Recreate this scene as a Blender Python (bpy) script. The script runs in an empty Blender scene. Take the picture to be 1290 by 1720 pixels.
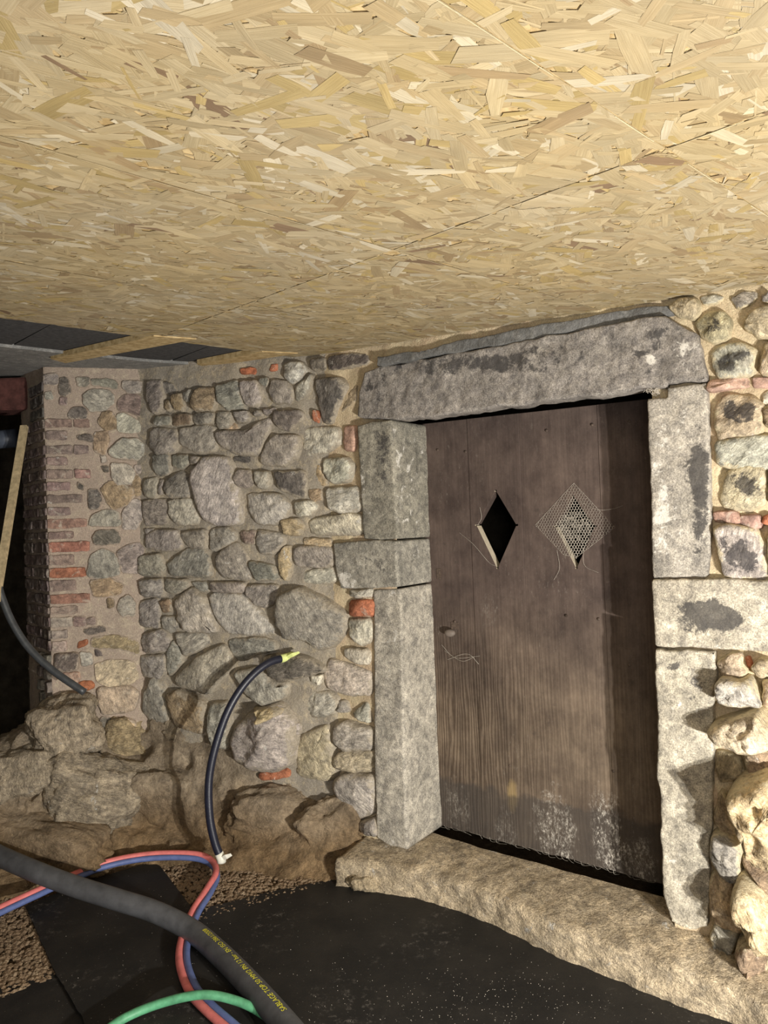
import bpy, bmesh, math, random
from mathutils import Vector, Matrix, noise
from mathutils.geometry import delaunay_2d_cdt
random.seed(7)
S = bpy.context.scene
# ---------------------------------------------------------------- camera
CAM = Vector((0.0, 0.0, 1.42)); FPX = 1192.0
PITCH = math.atan(20/1192); ROLL = math.asin(.037)
_f = Vector((0, math.cos(PITCH), math.sin(PITCH)))
_r0 = Vector((1, 0, 0)); _u0 = Vector((0, -math.sin(PITCH), math.cos(PITCH)))
CR = math.cos(ROLL)*_r0 - math.sin(ROLL)*_u0
CU = math.sin(ROLL)*_r0 + math.cos(ROLL)*_u0
cd = bpy.data.cameras.new('camera'); cam = bpy.data.objects.new('camera', cd)
S.collection.objects.link(cam); S.camera = cam
cd.sensor_fit = 'HORIZONTAL'; cd.sensor_width = 36; cd.lens = FPX/1290*36; cd.clip_start = .02; cd.clip_end = 60
M = Matrix((CR, CU, -_f)).transposed().to_4x4(); M.translation = CAM; cam.matrix_world = M
# ---------------------------------------------------------------- world, lights, exposure
w = bpy.data.worlds.new('world'); S.world = w; w.use_nodes = True
w.node_tree.nodes['Background'].inputs[0].default_value = (.95, .97, 1, 1)
w.node_tree.nodes['Background'].inputs[1].default_value = .012
def area(name, loc, target, size, watts, col, sy=None):
    l = bpy.data.lights.new(name, 'AREA'); l.shape = 'RECTANGLE'; l.size = size; l.size_y = sy or size
    l.energy = watts; l.color = col
    o = bpy.data.objects.new(name, l); S.collection.objects.link(o); o.location = loc
    o.rotation_euler = (Vector(target)-Vector(loc)).to_track_quat('-Z', 'Y').to_euler(); return o
area('work_lamp', (1.14, .24, .60), (-.45, 2.8, .8), .035, 72, (1, .955, .88), .03)
area('work_lamp_second_head', (1.03, .15, .60), (-.45, 2.8, .8), .035, 34, (1, .955, .88), .03)
area('bounce_fill', (.2, -.4, 1.5), (-.5, 2.6, 1.0), .6, 13, (1, .96, .90))  # added soft fill standing in for light bounced around the room
area('left_fill', (-.9, .3, 1.1), (-.6, 3, .9), .45, 6, (1, .95, .88))  # made-up dim fill from the left, lifts the shadows
vs = S.view_settings; vs.view_transform = 'Standard'; vs.look = 'None'; vs.gamma = 1; vs.exposure = 0.0
vs.use_curve_mapping = False
# ---------------------------------------------------------------- helpers
def ray(px, py):
    return (_f*FPX + CR*(px-645) - CU*(py-860)).normalized()
def onplane(px, py, p0, n):
    d = ray(px, py); return CAM + d*((p0-CAM).dot(n)/d.dot(n))
def atz(px, py, z): return onplane(px, py, Vector((0, 0, z)), Vector((0, 0, 1)))
def aty(px, py, y): return onplane(px, py, Vector((0, y, 0)), Vector((0, 1, 0)))
def proj(p):
    d = p-CAM; z = d.dot(_f)
    if z < .05: return None
    return 645+FPX*d.dot(CR)/z, 860-FPX*d.dot(CU)/z
class Plane:
    def __init__(s, o, u):
        s.o = Vector(o); s.u = Vector(u).normalized(); s.n = s.u.cross(Vector((0, 0, 1)))  # n faces the room
        if s.n.dot(CAM-s.o) < 0: s.n = -s.n
    def px(s, x, y, n=0): return onplane(x, y, s.o+s.n*n, s.n)
    def uv(s, x, y, n=0):
        p = s.px(x, y, n)-s.o; return (p.dot(s.u), p.z+s.o.z)
    def pt(s, u, v, n=0): return Vector((s.o.x, s.o.y, 0))+s.u*u+s.n*n+Vector((0, 0, v))
ZT = .13
P0 = atz(688, 1423, ZT); A1 = math.radians(36.5)
W1 = Plane((P0.x, P0.y, 0), (math.cos(A1), -math.sin(A1), 0))
Q = atz(722, 1393, ZT); REC = -(Q-P0).dot(W1.n)
J = W1.px(556, 880); A2 = math.radians(21)
W2 = Plane((J.x, J.y, 0), (math.cos(A2), -math.sin(A2), 0))
C = W2.px(240, 895)
E = Vector((-1.57, 3.32, 0)) ; 
W3 = Plane((C.x, C.y, 0), (C.x-E.x, C.y-E.y, 0))
E = W3.px(80, 900)
L4 = aty(41, 900, E.y+.27)
W4 = Plane((E.x, E.y, 0), (E.x-L4.x, E.y-L4.y, 0))
print('planes', P0, 'REC', REC, 'J', J, 'C', C, 'E', E, 'L4', L4)
def link(o): S.collection.objects.link(o); return o
def tag(o, label=None, cat=None, group=None, kind=None):
    if label: o['label'] = label
    if cat: o['category'] = cat
    if group: o['group'] = group
    if kind: o['kind'] = kind
    return o
def empty(name, loc=(0, 0, 0), **k):
    o = link(bpy.data.objects.new(name, None)); o.location = loc; o.empty_display_size = .1; return tag(o, **k)
def mk(name, verts, faces, m, parent=None, smooth=True, color=None, loc=None, **k):
    me = bpy.data.meshes.new(name)
    if loc is None:
        loc = Vector((0, 0, 0))
        for v in verts: loc = loc+Vector(v)
        loc = loc/max(1, len(verts))
    loc = Vector(loc)
    me.from_pydata([tuple(Vector(v)-loc) for v in verts], [], faces)
    if smooth: me.shade_smooth()
    me.materials.append(m)
    o = link(bpy.data.objects.new(name, me)); o.location = loc
    if parent:
        o.parent = parent; o.location = loc-Vector(parent.get('wloc', (0, 0, 0))) if parent.type == 'EMPTY' or 'wloc' in parent else loc
    o['wloc'] = tuple(loc)
    if color: o.color = (*color, 1)
    return tag(o, **k)
def fbm(p, oct=4, lac=2.1, g=.5):
    a = 1; s = 0
    for i in range(oct): s += a*noise.noise(p); p = p*lac+Vector((3.1, 7.7, 1.3)); a *= g
    return s
# ---------------------------------------------------------------- materials
class NB:
    def __init__(s, name):
        s.m = bpy.data.materials.new(name); s.m.use_nodes = True; s.t = s.m.node_tree
        s.b = s.t.nodes['Principled BSDF']; s.b.inputs['Roughness'].default_value = .85
        s.b.inputs['Specular IOR Level'].default_value = .25
    def n(s, typ, ins=None, **at):
        x = s.t.nodes.new(typ)
        for a, v in at.items(): setattr(x, a, v)
        for k, v in (ins or {}).items(): s.i(x.inputs[k], v)
        return x
    def i(s, sock, v):
        if isinstance(v, bpy.types.NodeSocket): s.t.links.new(v, sock)
        else:
            if sock.type == 'RGBA' and len(v) == 3: v = (*v, 1)
            sock.default_value = v
    def noise(s, scale, vec, detail=4, rough=.6, dist=0):
        return s.n('ShaderNodeTexNoise', {'Vector': vec, 'Scale': scale, 'Detail': detail, 'Roughness': rough, 'Distortion': dist}).outputs['Fac']
    def ramp(s, fac, a, b, c0=(0, 0, 0), c1=(1, 1, 1)):
        r = s.n('ShaderNodeValToRGB', {'Fac': fac}); e = r.color_ramp.elements
        e[0].position = a; e[1].position = b; e[0].color = (*c0, 1); e[1].color = (*c1, 1); return r.outputs[0]
    def mix(s, fac, a, b, blend='MIX'):
        x = s.n('ShaderNodeMix', data_type='RGBA', blend_type=blend)
        s.i(x.inputs[0], fac); s.i(x.inputs[6], a); s.i(x.inputs[7], b); return x.outputs[2]
    def math(s, op, a, b=0.0, c=None):
        x = s.n('ShaderNodeMath', operation=op); s.i(x.inputs[0], a); s.i(x.inputs[1], b)
        if c is not None: s.i(x.inputs[2], c)
        return x.outputs[0]
    def mapr(s, v, a, b, c=0.0, d=1.0):
        return s.n('ShaderNodeMapRange', {'Value': v, 'From Min': a, 'From Max': b, 'To Min': c, 'To Max': d}).outputs[0]
    def pos(s): return s.n('ShaderNodeNewGeometry').outputs['Position']
    def obj(s): return s.n('ShaderNodeTexCoord').outputs['Object']
    def scale(s, v, xyz): return s.n('ShaderNodeVectorMath', {0: v, 1: xyz}, operation='MULTIPLY').outputs[0]
    def bump(s, h, strength=.5, dist=.01, normal=None):
        ins = {'Height': h, 'Strength': strength, 'Distance': dist}
        if normal: ins['Normal'] = normal
        return s.n('ShaderNodeBump', ins).outputs[0]
    def out(s, col, normal=None, rough=None, spec=None, metal=None):
        s.i(s.b.inputs['Base Color'], col)
        if normal: s.i(s.b.inputs['Normal'], normal)
        if rough is not None: s.i(s.b.inputs['Roughness'], rough)
        if spec is not None: s.b.inputs['Specular IOR Level'].default_value = spec
        if metal is not None: s.b.inputs['Metallic'].default_value = metal
        return s.m
def stone_mat(name, grain=1.0, pale=.35, bumpd=.006, patchcol=(.035, .032, .032), objc=True, base=(.3, .27, .23), striat=1.0, rimcol=(.44, .385, .30), rimk=1.0):
    b = NB(name); p = b.pos()
    col = b.n('ShaderNodeObjectInfo').outputs['Color'] if objc else base
    n1 = b.noise(9, p, 5, .65); n2 = b.noise(34, p, 5, .7, .6); n3 = b.noise(230, p, 2, .6)
    c = b.mix(1.0, col, b.ramp(n1, .3, .72, (.66, .65, .63), (1.3, 1.27, 1.22)), 'MULTIPLY')
    c = b.mix(1.0, c, b.ramp(n2, .36, .64, (.62, .62, .63), (1.35, 1.34, 1.3)), 'MULTIPLY')
    c = b.mix(1.0, c, b.ramp(n3, .3, .7, (1-.32*grain,)*3, (1+.3*grain,)*3), 'MULTIPLY')
    c = b.mix(b.math('MULTIPLY', b.ramp(b.noise(15, p, 6, .75, .8), .56, .72), pale), c, (.62, .57, .47))
    rn = b.n('ShaderNodeObjectInfo').outputs['Random']
    rot = b.n('ShaderNodeVectorRotate', {'Vector': p, 'Angle': b.math('MULTIPLY', rn, 3.1)}, rotation_type='Y_AXIS').outputs[0]
    st = b.noise(1.0, b.scale(rot, (22, 22, 85)), 5, .7, 1.2)
    c = b.mix(1.0, c, b.ramp(st, .35, .65, (1-.30*striat,)*3, (1+.34*striat,)*3), 'MULTIPLY')
    at = b.n('ShaderNodeAttribute', attribute_name='patch').outputs['Fac']
    sp = b.math('ADD', b.math('MULTIPLY', b.math('SUBTRACT', b.noise(30, p, 6, .9), .5), 1.8), b.math('MULTIPLY', b.math('SUBTRACT', b.noise(12, p, 4, .7, .8), .5), 2.4))
    d = b.ramp(b.math('ADD', at, sp), .40, .62)
    c = b.mix(b.math('MULTIPLY', d, .85), c, patchcol)
    wh = b.ramp(b.math('SUBTRACT', b.math('MULTIPLY', sp, 1.3), at), .50, .75)
    c = b.mix(b.math('MULTIPLY', wh, .75), c, (.80, .77, .70))
    if rimk:
        rim = b.n('ShaderNodeAttribute', attribute_name='rim').outputs['Fac']
        rn2 = b.math('MULTIPLY', b.math('SUBTRACT', b.noise(17, p, 6, .8, .6), .5), 2.6)
        rm = b.ramp(b.math('ADD', rim, rn2), .62, .84)
        c = b.mix(b.math('MULTIPLY', rm, rimk*.85), c, b.mix(1.0, rimcol, b.ramp(b.noise(90, p, 4, .7), .3, .7, (.7,)*3, (1.25,)*3), 'MULTIPLY'))
    h = b.math('ADD', b.math('MULTIPLY', st, .8*striat),
        b.math('ADD', b.math('MULTIPLY', b.noise(28, p, 6, .7), .9), b.math('MULTIPLY', b.noise(120, p, 4, .7), .4)))
    return b.out(c, b.bump(h, 1.0, bumpd), .88)
M_STONE = stone_mat('rubble_stone', .8, .45, .008)
M_DRESS = stone_mat('dressed_stone', 1.3, .3, .005, (.055, .052, .052), striat=.25, rimk=0)
M_SILL = stone_mat('hewn_sill_stone', 1.2, .3, .014, striat=.6, rimk=0)
M_ROCK = stone_mat('bedrock', .8, .15, .012, rimk=0)
M_STONEY = stone_mat('rubble_stone_yellow', .8, .5, .008, (.045, .042, .045), rimcol=(.68, .59, .40))
M_STONEP = stone_mat('rubble_stone_pink', .8, .5, .006, rimcol=(.50, .42, .34))
M_BRICK = stone_mat('old_brick', .7, .9, .004, striat=.4, rimk=0)
def mortar_mat(name, c0, c1, c2):
    b = NB(name); p = b.pos()
    c = b.mix(b.ramp(b.noise(5, p, 5, .6), .35, .65), c0, c1)
    c = b.mix(b.ramp(b.noise(26, p, 5, .7, .5), .5, .68), c, c2)
    c = b.mix(1.0, c, b.ramp(b.noise(200, p, 3, .7), .3, .7, (.72,)*3, (1.2,)*3), 'MULTIPLY')
    h = b.math('ADD', b.noise(40, p, 6, .7), b.math('MULTIPLY', b.noise(180, p, 3, .7), .4))
    return b.out(c, b.bump(h, .9, .008), .93)
M_MORT2 = mortar_mat('lime_mortar_grey', (.38, .335, .265), (.31, .28, .235), (.54, .46, .33))
M_MORT1 = mortar_mat('lime_mortar_yellow', (.62, .52, .34), (.55, .42, .29), (.70, .60, .40))
M_MORT3 = mortar_mat('lime_mortar_pink', (.47, .38, .31), (.40, .33, .27), (.55, .47, .36))
M_CONC = mortar_mat('grey_cement', (.20, .20, .195), (.13, .13, .125), (.27, .265, .25))
M_CONC2 = mortar_mat('pale_cement_edge', (.30, .30, .29), (.20, .20, .195), (.42, .41, .39))
M_SOIL = mortar_mat('brown_soil', (.20, .13, .07), (.13, .09, .05), (.27, .19, .11))
def plain(name, col, rough=.7, nz=.2, sc=40, spec=.3, bd=.002, metal=0):
    b = NB(name); p = b.pos(); f = b.noise(sc, p, 4, .6)
    c = b.mix(1.0, col, b.ramp(f, .3, .7, (1-nz,)*3, (1+nz,)*3), 'MULTIPLY')
    return b.out(c, b.bump(b.noise(sc*4, p, 3), .4, bd), rough, spec, metal)
M_PANEL = plain('grey_formwork_board', (.075, .075, .078), .9, .3, 60, .2, .002)
M_BLACKHOSE = plain('black_hose_rubber', (.075, .077, .083), .55, .25, 25, .5, .001)
M_NAVY = plain('dark_blue_cable', (.014, .016, .030), .38, .2, 60, .5, .001)
M_RED = plain('red_hose_rubber', (.68, .19, .18), .5, .15, 40, .4, .0005)
M_BLUE = plain('blue_hose_rubber', (.11, .15, .34), .5, .15, 40, .4, .0005)
M_GREEN = plain('green_hose_rubber', (.09, .30, .16), .5, .25, 40, .4, .0005)
M_TEXT = plain('yellow_print', (.80, .76, .06), .7, .3, 300)
M_TAPEW = plain('white_tape', (.75, .75, .66), .6, .15, 80, .4, .001)
M_TAPEY = plain('yellow_green_tape', (.72, .80, .30), .6, .1, 80, .4, .001)
M_PIPEB = plain('blue_grey_pipe', (.10, .12, .16), .4, .2, 20, .5, .001)
M_BEAM = plain('dark_red_beam', (.10, .040, .034), .8, .4, 30, .3, .003)
M_DARKW = plain('unlit_back_wall', (.07, .06, .045), .95, .5, 12, .1, .01)  # dark tone painted in for the unlit rooms behind the walls
M_IRON = plain('rusty_iron', (.09, .065, .05), .7, .4, 120, .4, .001)
M_WEB = plain('dusty_cobweb', (.46, .42, .36), .9, .2, 100, .1, .0)
M_LITRAWWOOD = plain('lit_raw_wood_edge', (.55, .48, .36), .8, .15, 80, .2, .001)
def osb_mat(flake):
    b = NB('osb_flake' if flake else 'osb_base')
    if flake:
        uv = b.n('ShaderNodeUVMap').outputs[0]
        col = b.n('ShaderNodeAttribute', attribute_name='fcol').outputs['Color']
        g = b.noise(1.0, b.scale(uv, (14, 420, 1)), 4, .65)
        c = b.mix(1.0, col, b.ramp(g, .3, .7, (.84, .81, .76), (1.12, 1.13, 1.14)), 'MULTIPLY')
        c = b.mix(1.0, c, b.ramp(b.noise(1.0, b.scale(uv, (7, 30, 1)), 2), .3, .7, (.86,)*3, (1.1,)*3), 'MULTIPLY')
        c = b.mix(1.0, c, b.ramp(b.noise(3, b.pos(), 2), .35, .7, (1.03, .99, .90), (1.0, 1.0, 1.03)), 'MULTIPLY')
        return b.out(c, b.bump(g, .5, .0012), .5, .35)
    c = b.mix(b.ramp(b.noise(40, b.pos(), 5), .4, .6), (.42, .30, .14), (.62, .48, .26))
    return b.out(c, b.bump(b.noise(60, b.pos(), 5), .6, .003), .7)
M_OSBF = osb_mat(True); M_OSB = osb_mat(False)
def door_mat(name, dark=1.0):
    b = NB(name); o = b.obj(); rnd = b.n('ShaderNodeObjectInfo').outputs['Random']
    ov = b.n('ShaderNodeVectorMath', {0: o, 1: b.n('ShaderNodeCombineXYZ', {0: 0.0, 1: 0.0, 2: b.math('MULTIPLY', rnd, 9.0)}).outputs[0]}, operation='ADD').outputs[0]
    p = b.pos()
    g = b.noise(1.0, b.scale(ov, (120, 120, 2.5)), 4, .6, .4)
    ox = b.n('ShaderNodeSeparateXYZ', {0: o}).outputs[0]; oz = b.n('ShaderNodeSeparateXYZ', {0: o}).outputs[2]
    g2 = b.n('ShaderNodeTexWave', {'Vector': b.scale(ov, (1, 1, .10)), 'Scale': 22.0, 'Distortion': 16.0, 'Detail': 3.0, 'Detail Scale': .8}).outputs['Fac']
    big = b.noise(3.2, p, 5, .65)
    def blob(cx, cz, rx, rz, n=.9):
        dx = b.math('MULTIPLY', b.math('SUBTRACT', ox, cx), 1/rx); dz = b.math('MULTIPLY', b.math('SUBTRACT', oz, cz), 1/rz)
        r = b.math('SQRT', b.math('ADD', b.math('MULTIPLY', dx, dx), b.math('MULTIPLY', dz, dz)))
        return b.math('ADD', b.math('SUBTRACT', 1.0, r), b.math('MULTIPLY', b.math('SUBTRACT', b.noise(16, p, 4, .7), .5), n))
    low = b.mapr(oz, 1.0, .45)
    c = b.mix(low, (.095, .072, .062), (.155, .122, .090))
    c = b.mix(1.0, c, b.ramp(big, .3, .72, (.65, .63, .65), (1.35, 1.33, 1.3)), 'MULTIPLY')
    c = b.mix(1.0, c, b.ramp(b.noise(14, b.scale(p, (1, 1, .6)), 6, .75), .35, .65, (.75, .73, .73), (1.25, 1.24, 1.22)), 'MULTIPLY')
    gm = b.math('MULTIPLY', b.mapr(oz, 1.0, .6), b.mapr(ox, .60, .25, .35, 1.0))
    c = b.mix(b.math('MULTIPLY', gm, b.ramp(g2, .25, .75)), c, b.mix(1.0, c, (.55, .52, .50), 'MULTIPLY'))
    c = b.mix(1.0, c, b.ramp(g, .3, .7, (.86,)*3, (1.14,)*3), 'MULTIPLY')
    c = b.mix(b.math('MULTIPLY', b.ramp(blob(.37, .19, .035, .09), .2, .6), .6), c, (.36, .26, .12))
    dn = b.math('ADD', b.mapr(oz, .26, .14), b.math('MULTIPLY', b.math('SUBTRACT', b.noise(7, p, 4, .6), .5), 1.5))
    c = b.mix(b.math('MULTIPLY', b.ramp(dn, .4, .6), .7), c, (.055, .048, .043))
    fine = b.ramp(b.noise(110, b.scale(p, (1, 1, .6)), 6, .85), .47, .60)
    thick = b.ramp(b.noise(38, b.scale(p, (1, 1, .6)), 5, .8), .42, .60)
    for cx, cz, rx, rz, k in ((.545, .08, .10, .20, .75), (.745, .12, .07, .22, .8), (.12, .10, .07, .12, .35), (.85, .03, .10, .14, .5), (.30, .90, .05, .1, .15), (.33, .02, .06, .12, .3)):
        m = b.math('MULTIPLY', b.math('MULTIPLY', b.ramp(blob(cx, cz, rx, rz, 1.8), .1, .5), thick), fine)
        c = b.mix(b.math('MULTIPLY', m, k), c, (.78, .73, .64))
    m3 = b.ramp(b.noise(330, b.scale(p, (1, 1, .6)), 3, .7), .66, .72)
    c = b.mix(b.math('MULTIPLY', m3, .35), c, (.42, .37, .32))
    m4 = b.math('MULTIPLY', b.ramp(b.noise(60, b.scale(p, (1, 1, .4)), 6, .85), .58, .68), b.ramp(b.noise(5, p, 3), .45, .6))
    c = b.mix(b.math('MULTIPLY', m4, .35), c, (.36, .32, .27))
    bl = b.ramp(b.noise(30, p, 3, .5), .66, .76)
    c = b.mix(b.math('MULTIPLY', bl, .4), c, (.05, .04, .034))
    h = b.math('ADD', b.math('MULTIPLY', g, .4), b.math('MULTIPLY', b.math('MULTIPLY', g2, gm), .5))
    return b.out(c, b.bump(h, .5, .003), .75, .25)
M_DOOR = door_mat('weathered_plank_wood')
def mat_rubber():
    b = NB('black_rubber_mat'); p = b.pos()
    d = b.ramp(b.noise(3.2, p, 4, .6), .52, .75); e = b.ramp(b.noise(28, p, 6, .8), .54, .66)
    c = b.mix(b.math('MULTIPLY', b.math('MULTIPLY', d, e), .6), (.014, .0135, .013), (.36, .33, .30))
    c = b.mix(b.math('MULTIPLY', b.ramp(b.noise(5, p, 3), .42, .7), .4), c, (.045, .040, .034))
    sp = b.ramp(b.noise(160, p, 2, .5), .74, .77)
    c = b.mix(b.math('MULTIPLY', sp, .6), c, (.5, .47, .42))
    h = b.noise(70, p, 5, .7)
    return b.out(c, b.bump(h, .35, .003), .62, .3)
M_MAT = mat_rubber()
# ---------------------------------------------------------------- stone builder
def chaikin(P, it=2, q=.2):
    for _ in range(it):
        R = []
        for i in range(len(P)):
            a = P[i]; c = P[(i+1) % len(P)]
            R += [(a[0]*(1-q)+c[0]*q, a[1]*(1-q)+c[1]*q), (a[0]*q+c[0]*(1-q), a[1]*q+c[1]*(1-q))]
        P = R
    return P
def resample(P, n):
    L = [0]
    for i in range(len(P)):
        a = P[i]; c = P[(i+1) % len(P)]; L.append(L[-1]+math.hypot(c[0]-a[0], c[1]-a[1]))
    T = L[-1]; out = []; k = 0
    for i in range(n):
        t = T*i/n
        while L[k+1] < t: k += 1
        f = (t-L[k])/max(1e-9, L[k+1]-L[k]); a = P[k]; c = P[(k+1) % len(P)]
        out.append((a[0]+(c[0]-a[0])*f, a[1]+(c[1]-a[1])*f))
    return out
def resample_keep(P, n):
    per = sum(math.dist(P[i], P[(i+1) % len(P)]) for i in range(len(P))); out = []
    for i in range(len(P)):
        a = P[i]; c = P[(i+1) % len(P)]; k = max(1, round(n*math.dist(a, c)/per))
        for j in range(k): t = j/k; out.append((a[0]+(c[0]-a[0])*t, a[1]+(c[1]-a[1])*t))
    return out
def polyarea(P): return .5*sum(P[i][0]*P[(i+1) % len(P)][1]-P[(i+1) % len(P)][0]*P[i][1] for i in range(len(P)))
def stone(pl, pts, h, color, name='stone', parent=None, mat=None, back=.05, seg=None, flat=False, rough=1.0, patch=0, spots=None, smooth_it=2, q=.10, tilt=.2, grow=.0065, bevel=None, inpx=True, n0=0, label=None):
    uv = [pl.uv(x, y, n0+h*.6) for x, y in pts] if inpx else list(pts)
    if polyarea(uv) < 0: uv.reverse()
    if smooth_it: uv = chaikin(uv, smooth_it, q)
    cx = sum(p[0] for p in uv)/len(uv); cy = sum(p[1] for p in uv)/len(uv)
    A = abs(polyarea(uv)); R = math.sqrt(A/math.pi)
    n = seg or (20 if R < .03 else 28 if R < .06 else 44)
    P = resample_keep(uv, n) if flat else resample(uv, n)
    n = len(P)
    per = sum(math.dist(P[i], P[(i+1) % n]) for i in range(n)); mr = 2*A/per   # inradius-like
    so = Vector((random.random()*50, random.random()*50, random.random()*50))
    nor = []
    for i in range(n):
        a = P[i-1]; c = P[(i+1) % n]; d = Vector((c[0]-a[0], c[1]-a[1])); d.normalize() if d.length else None
        nor.append((-d.y, d.x))
    if bevel is None: bevel = min(.26*mr, max(h*.45, .005))
    grow_ = min(grow, .12*R)
    if not flat: P = [(P[i][0]-nor[i][0]*grow_, P[i][1]-nor[i][1]*grow_) for i in range(n)]
    fac = [(random.uniform(0, 6.28), random.uniform(.05, .5), random.uniform(.95, 1.2)) for _ in range(4)]
    def facet(u, v): return min([1.0]+[o_-s_*((u-cx)*math.cos(a_)+(v-cy)*math.sin(a_))/R for a_, s_, o_ in fac])
    if flat: prof = [(-.001, -back), (0, 0), (0.0, h*.7), (bevel*.3, h*.92), (bevel, h)]
    else: prof = [(-.004, -back), (-.001, 0), (bevel*.08, h*.5), (bevel*.35, h*.82), (bevel, h*.97)]
    steps = ([.2, .4, .6, .8] if not flat else [.12, .25, .4, .55, .7, .85]) if R > .05 else [.45]
    tx = random.uniform(-tilt, tilt)*h/R; ty = random.uniform(-tilt, tilt)*h/R
    verts = []; pa = []
    fr = (1/max(.02, R))*.8
    def dis(u, v):
        if flat: return rough*(.0035*fbm(so+Vector((u*16, v*16, 0)), 3)+.0015*noise.noise(so+Vector((u*70, v*70, 0))))
        q_ = so+Vector((u*fr*1.3, v*fr*1.3, 0))
        return h*(facet(u, v)-1)*.9+rough*h*(.22*noise.noise(q_)-.22*abs(noise.noise(q_*2.1))+.10*noise.noise(q_*5))+rough*.0015*noise.noise(so+Vector((u*90, v*90, 0)))
    for k, (d, z) in enumerate(prof):
        for i in range(n):
            wob = rough*((.0045*noise.noise(so+Vector((P[i][0]*45, P[i][1]*45, 0)))) if not flat else (.004*noise.noise(so+Vector((P[i][0]*14, P[i][1]*14, 0)))+.0025*noise.noise(so+Vector((P[i][0]*70, P[i][1]*70, 0)))))
            u = P[i][0]+nor[i][0]*(d+wob); v = P[i][1]+nor[i][1]*(d+wob)
            zz = z+((dis(u, v)*(z/h)+(tx*(u-cx)+ty*(v-cy))*(z/h)) if k > 1 else 0)
            verts.append((u, v, zz)); pa.append(0)
    base = [(P[i][0]+nor[i][0]*bevel, P[i][1]+nor[i][1]*bevel) for i in range(n)]
    cdtf = []
    if flat:
        steps = []; g = max(.010, math.sqrt(A)/45); xs = [p[0] for p in base]; ys = [p[1] for p in base]; inner = []
        yy = min(ys)+g*.6; row = 0
        while yy < max(ys):
            xx = min(xs)+g*(.5+.5*(row % 2))
            while xx < max(xs):
                c_ = False; dmin = 9
                for i in range(n):
                    (x1, y1), (x2, y2) = base[i], base[i-1]
                    if (y1 > yy) != (y2 > yy) and xx < (x2-x1)*(yy-y1)/(y2-y1)+x1: c_ = not c_
                    dmin = min(dmin, abs(x1-xx)+abs(y1-yy))
                if c_ and dmin > g*.6: inner.append((xx, yy))
                xx += g
            yy += g*.87; row += 1
        res = delaunay_2d_cdt([Vector(p) for p in base+inner], [(i, (i+1) % n) for i in range(n)], [], 1, 1e-6)
        mp = []; off = (len(prof)-1)*n
        for k, v in enumerate(res[0]):
            og = [o_ for o_ in res[3][k] if o_ < n]
            if og: mp.append(off+og[0])
            else:
                mp.append(len(verts)); verts.append((v.x, v.y, h+dis(v.x, v.y)+tx*(v.x-cx)+ty*(v.y-cy))); pa.append(.5)
        for f in res[2]:
            f2 = [mp[q_] for q_ in f]
            if len(set(f2)) > 2:
                ar = polyarea([(verts[q_][0], verts[q_][1]) for q_ in f2]); cdtf.append(tuple(f2) if ar > 0 else tuple(f2[::-1]))
    for s in steps:
        for i in range(n):
            u = base[i][0]*(1-s)+cx*s; v = base[i][1]*(1-s)+cy*s
            dome = 0 if flat else h*.08*(1-(1-s)**2)
            verts.append((u, v, h+(-.05*h if not flat else 0)+dome+dis(u, v)+tx*(u-cx)+ty*(v-cy))); pa.append(s)
    if not flat: verts.append((cx, cy, h+.03*h+dis(cx, cy))); pa.append(1)
    K = len(prof)+len(steps); faces = []
    for k in range(K-1):
        for i in range(n):
            j = (i+1) % n; faces.append((k*n+i, k*n+j, (k+1)*n+j, (k+1)*n+i))
    c = len(verts)-1
    if flat: faces += cdtf
    else:
        for i in range(n): faces.append(((K-1)*n+i, (K-1)*n+(i+1) % n, c))
    W = [pl.pt(u, v, z+n0) for u, v, z in verts]
    flip = pl.u.cross(Vector((0, 0, 1))).dot(pl.n) < 0
    if flip: faces = [f[::-1] for f in faces]
    o = mk(name, W, faces, mat or M_STONE, parent, color=color)
    if label: o['label'] = label
    if not flat:
        ra = o.data.attributes.new('rim', 'FLOAT', 'POINT'); lev = [1, 1, .9, .75, .5]+[.22, .06]+[0]*9
        ra.data.foreach_set('value', [lev[min(k//n, 15)] if k < K*n else 0 for k in range(len(verts))])
    if spots:
        at = o.data.attributes.new('patch', 'FLOAT', 'POINT'); val = []
        for p in W:
            x, y = proj(p); v = 0
            for sx, sy, rx, ry, k in spots:
                e = ((x-sx)/rx)**2+((y-sy)/ry)**2; v += k*max(0, 1.25-e) if e < 1.25 else 0
            val.append(max(-1, min(1, v)))
        at.data.foreach_set('value', val)
    if patch:
        at = o.data.attributes.new('patch', 'FLOAT', 'POINT')
        an = random.uniform(0, 3.1); ox = random.uniform(-.25, .25)*R; oy = random.uniform(-.25, .25)*R; val = []
        for (u, v, z), p in zip(verts, pa):
            du, dv = u-cx-ox, v-cy-oy; a_ = du*math.cos(an)+dv*math.sin(an); b_ = dv*math.cos(an)-du*math.sin(an)
            e = math.hypot(a_/(R*.95), b_/(R*.62))+.55*noise.noise(so+Vector((u*28, v*28, 0))); val.append(max(0, min(1, (1.25-e)*1.0))*patch if p > 0 else 0)
        at.data.foreach_set('value', val)
    return o
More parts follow.
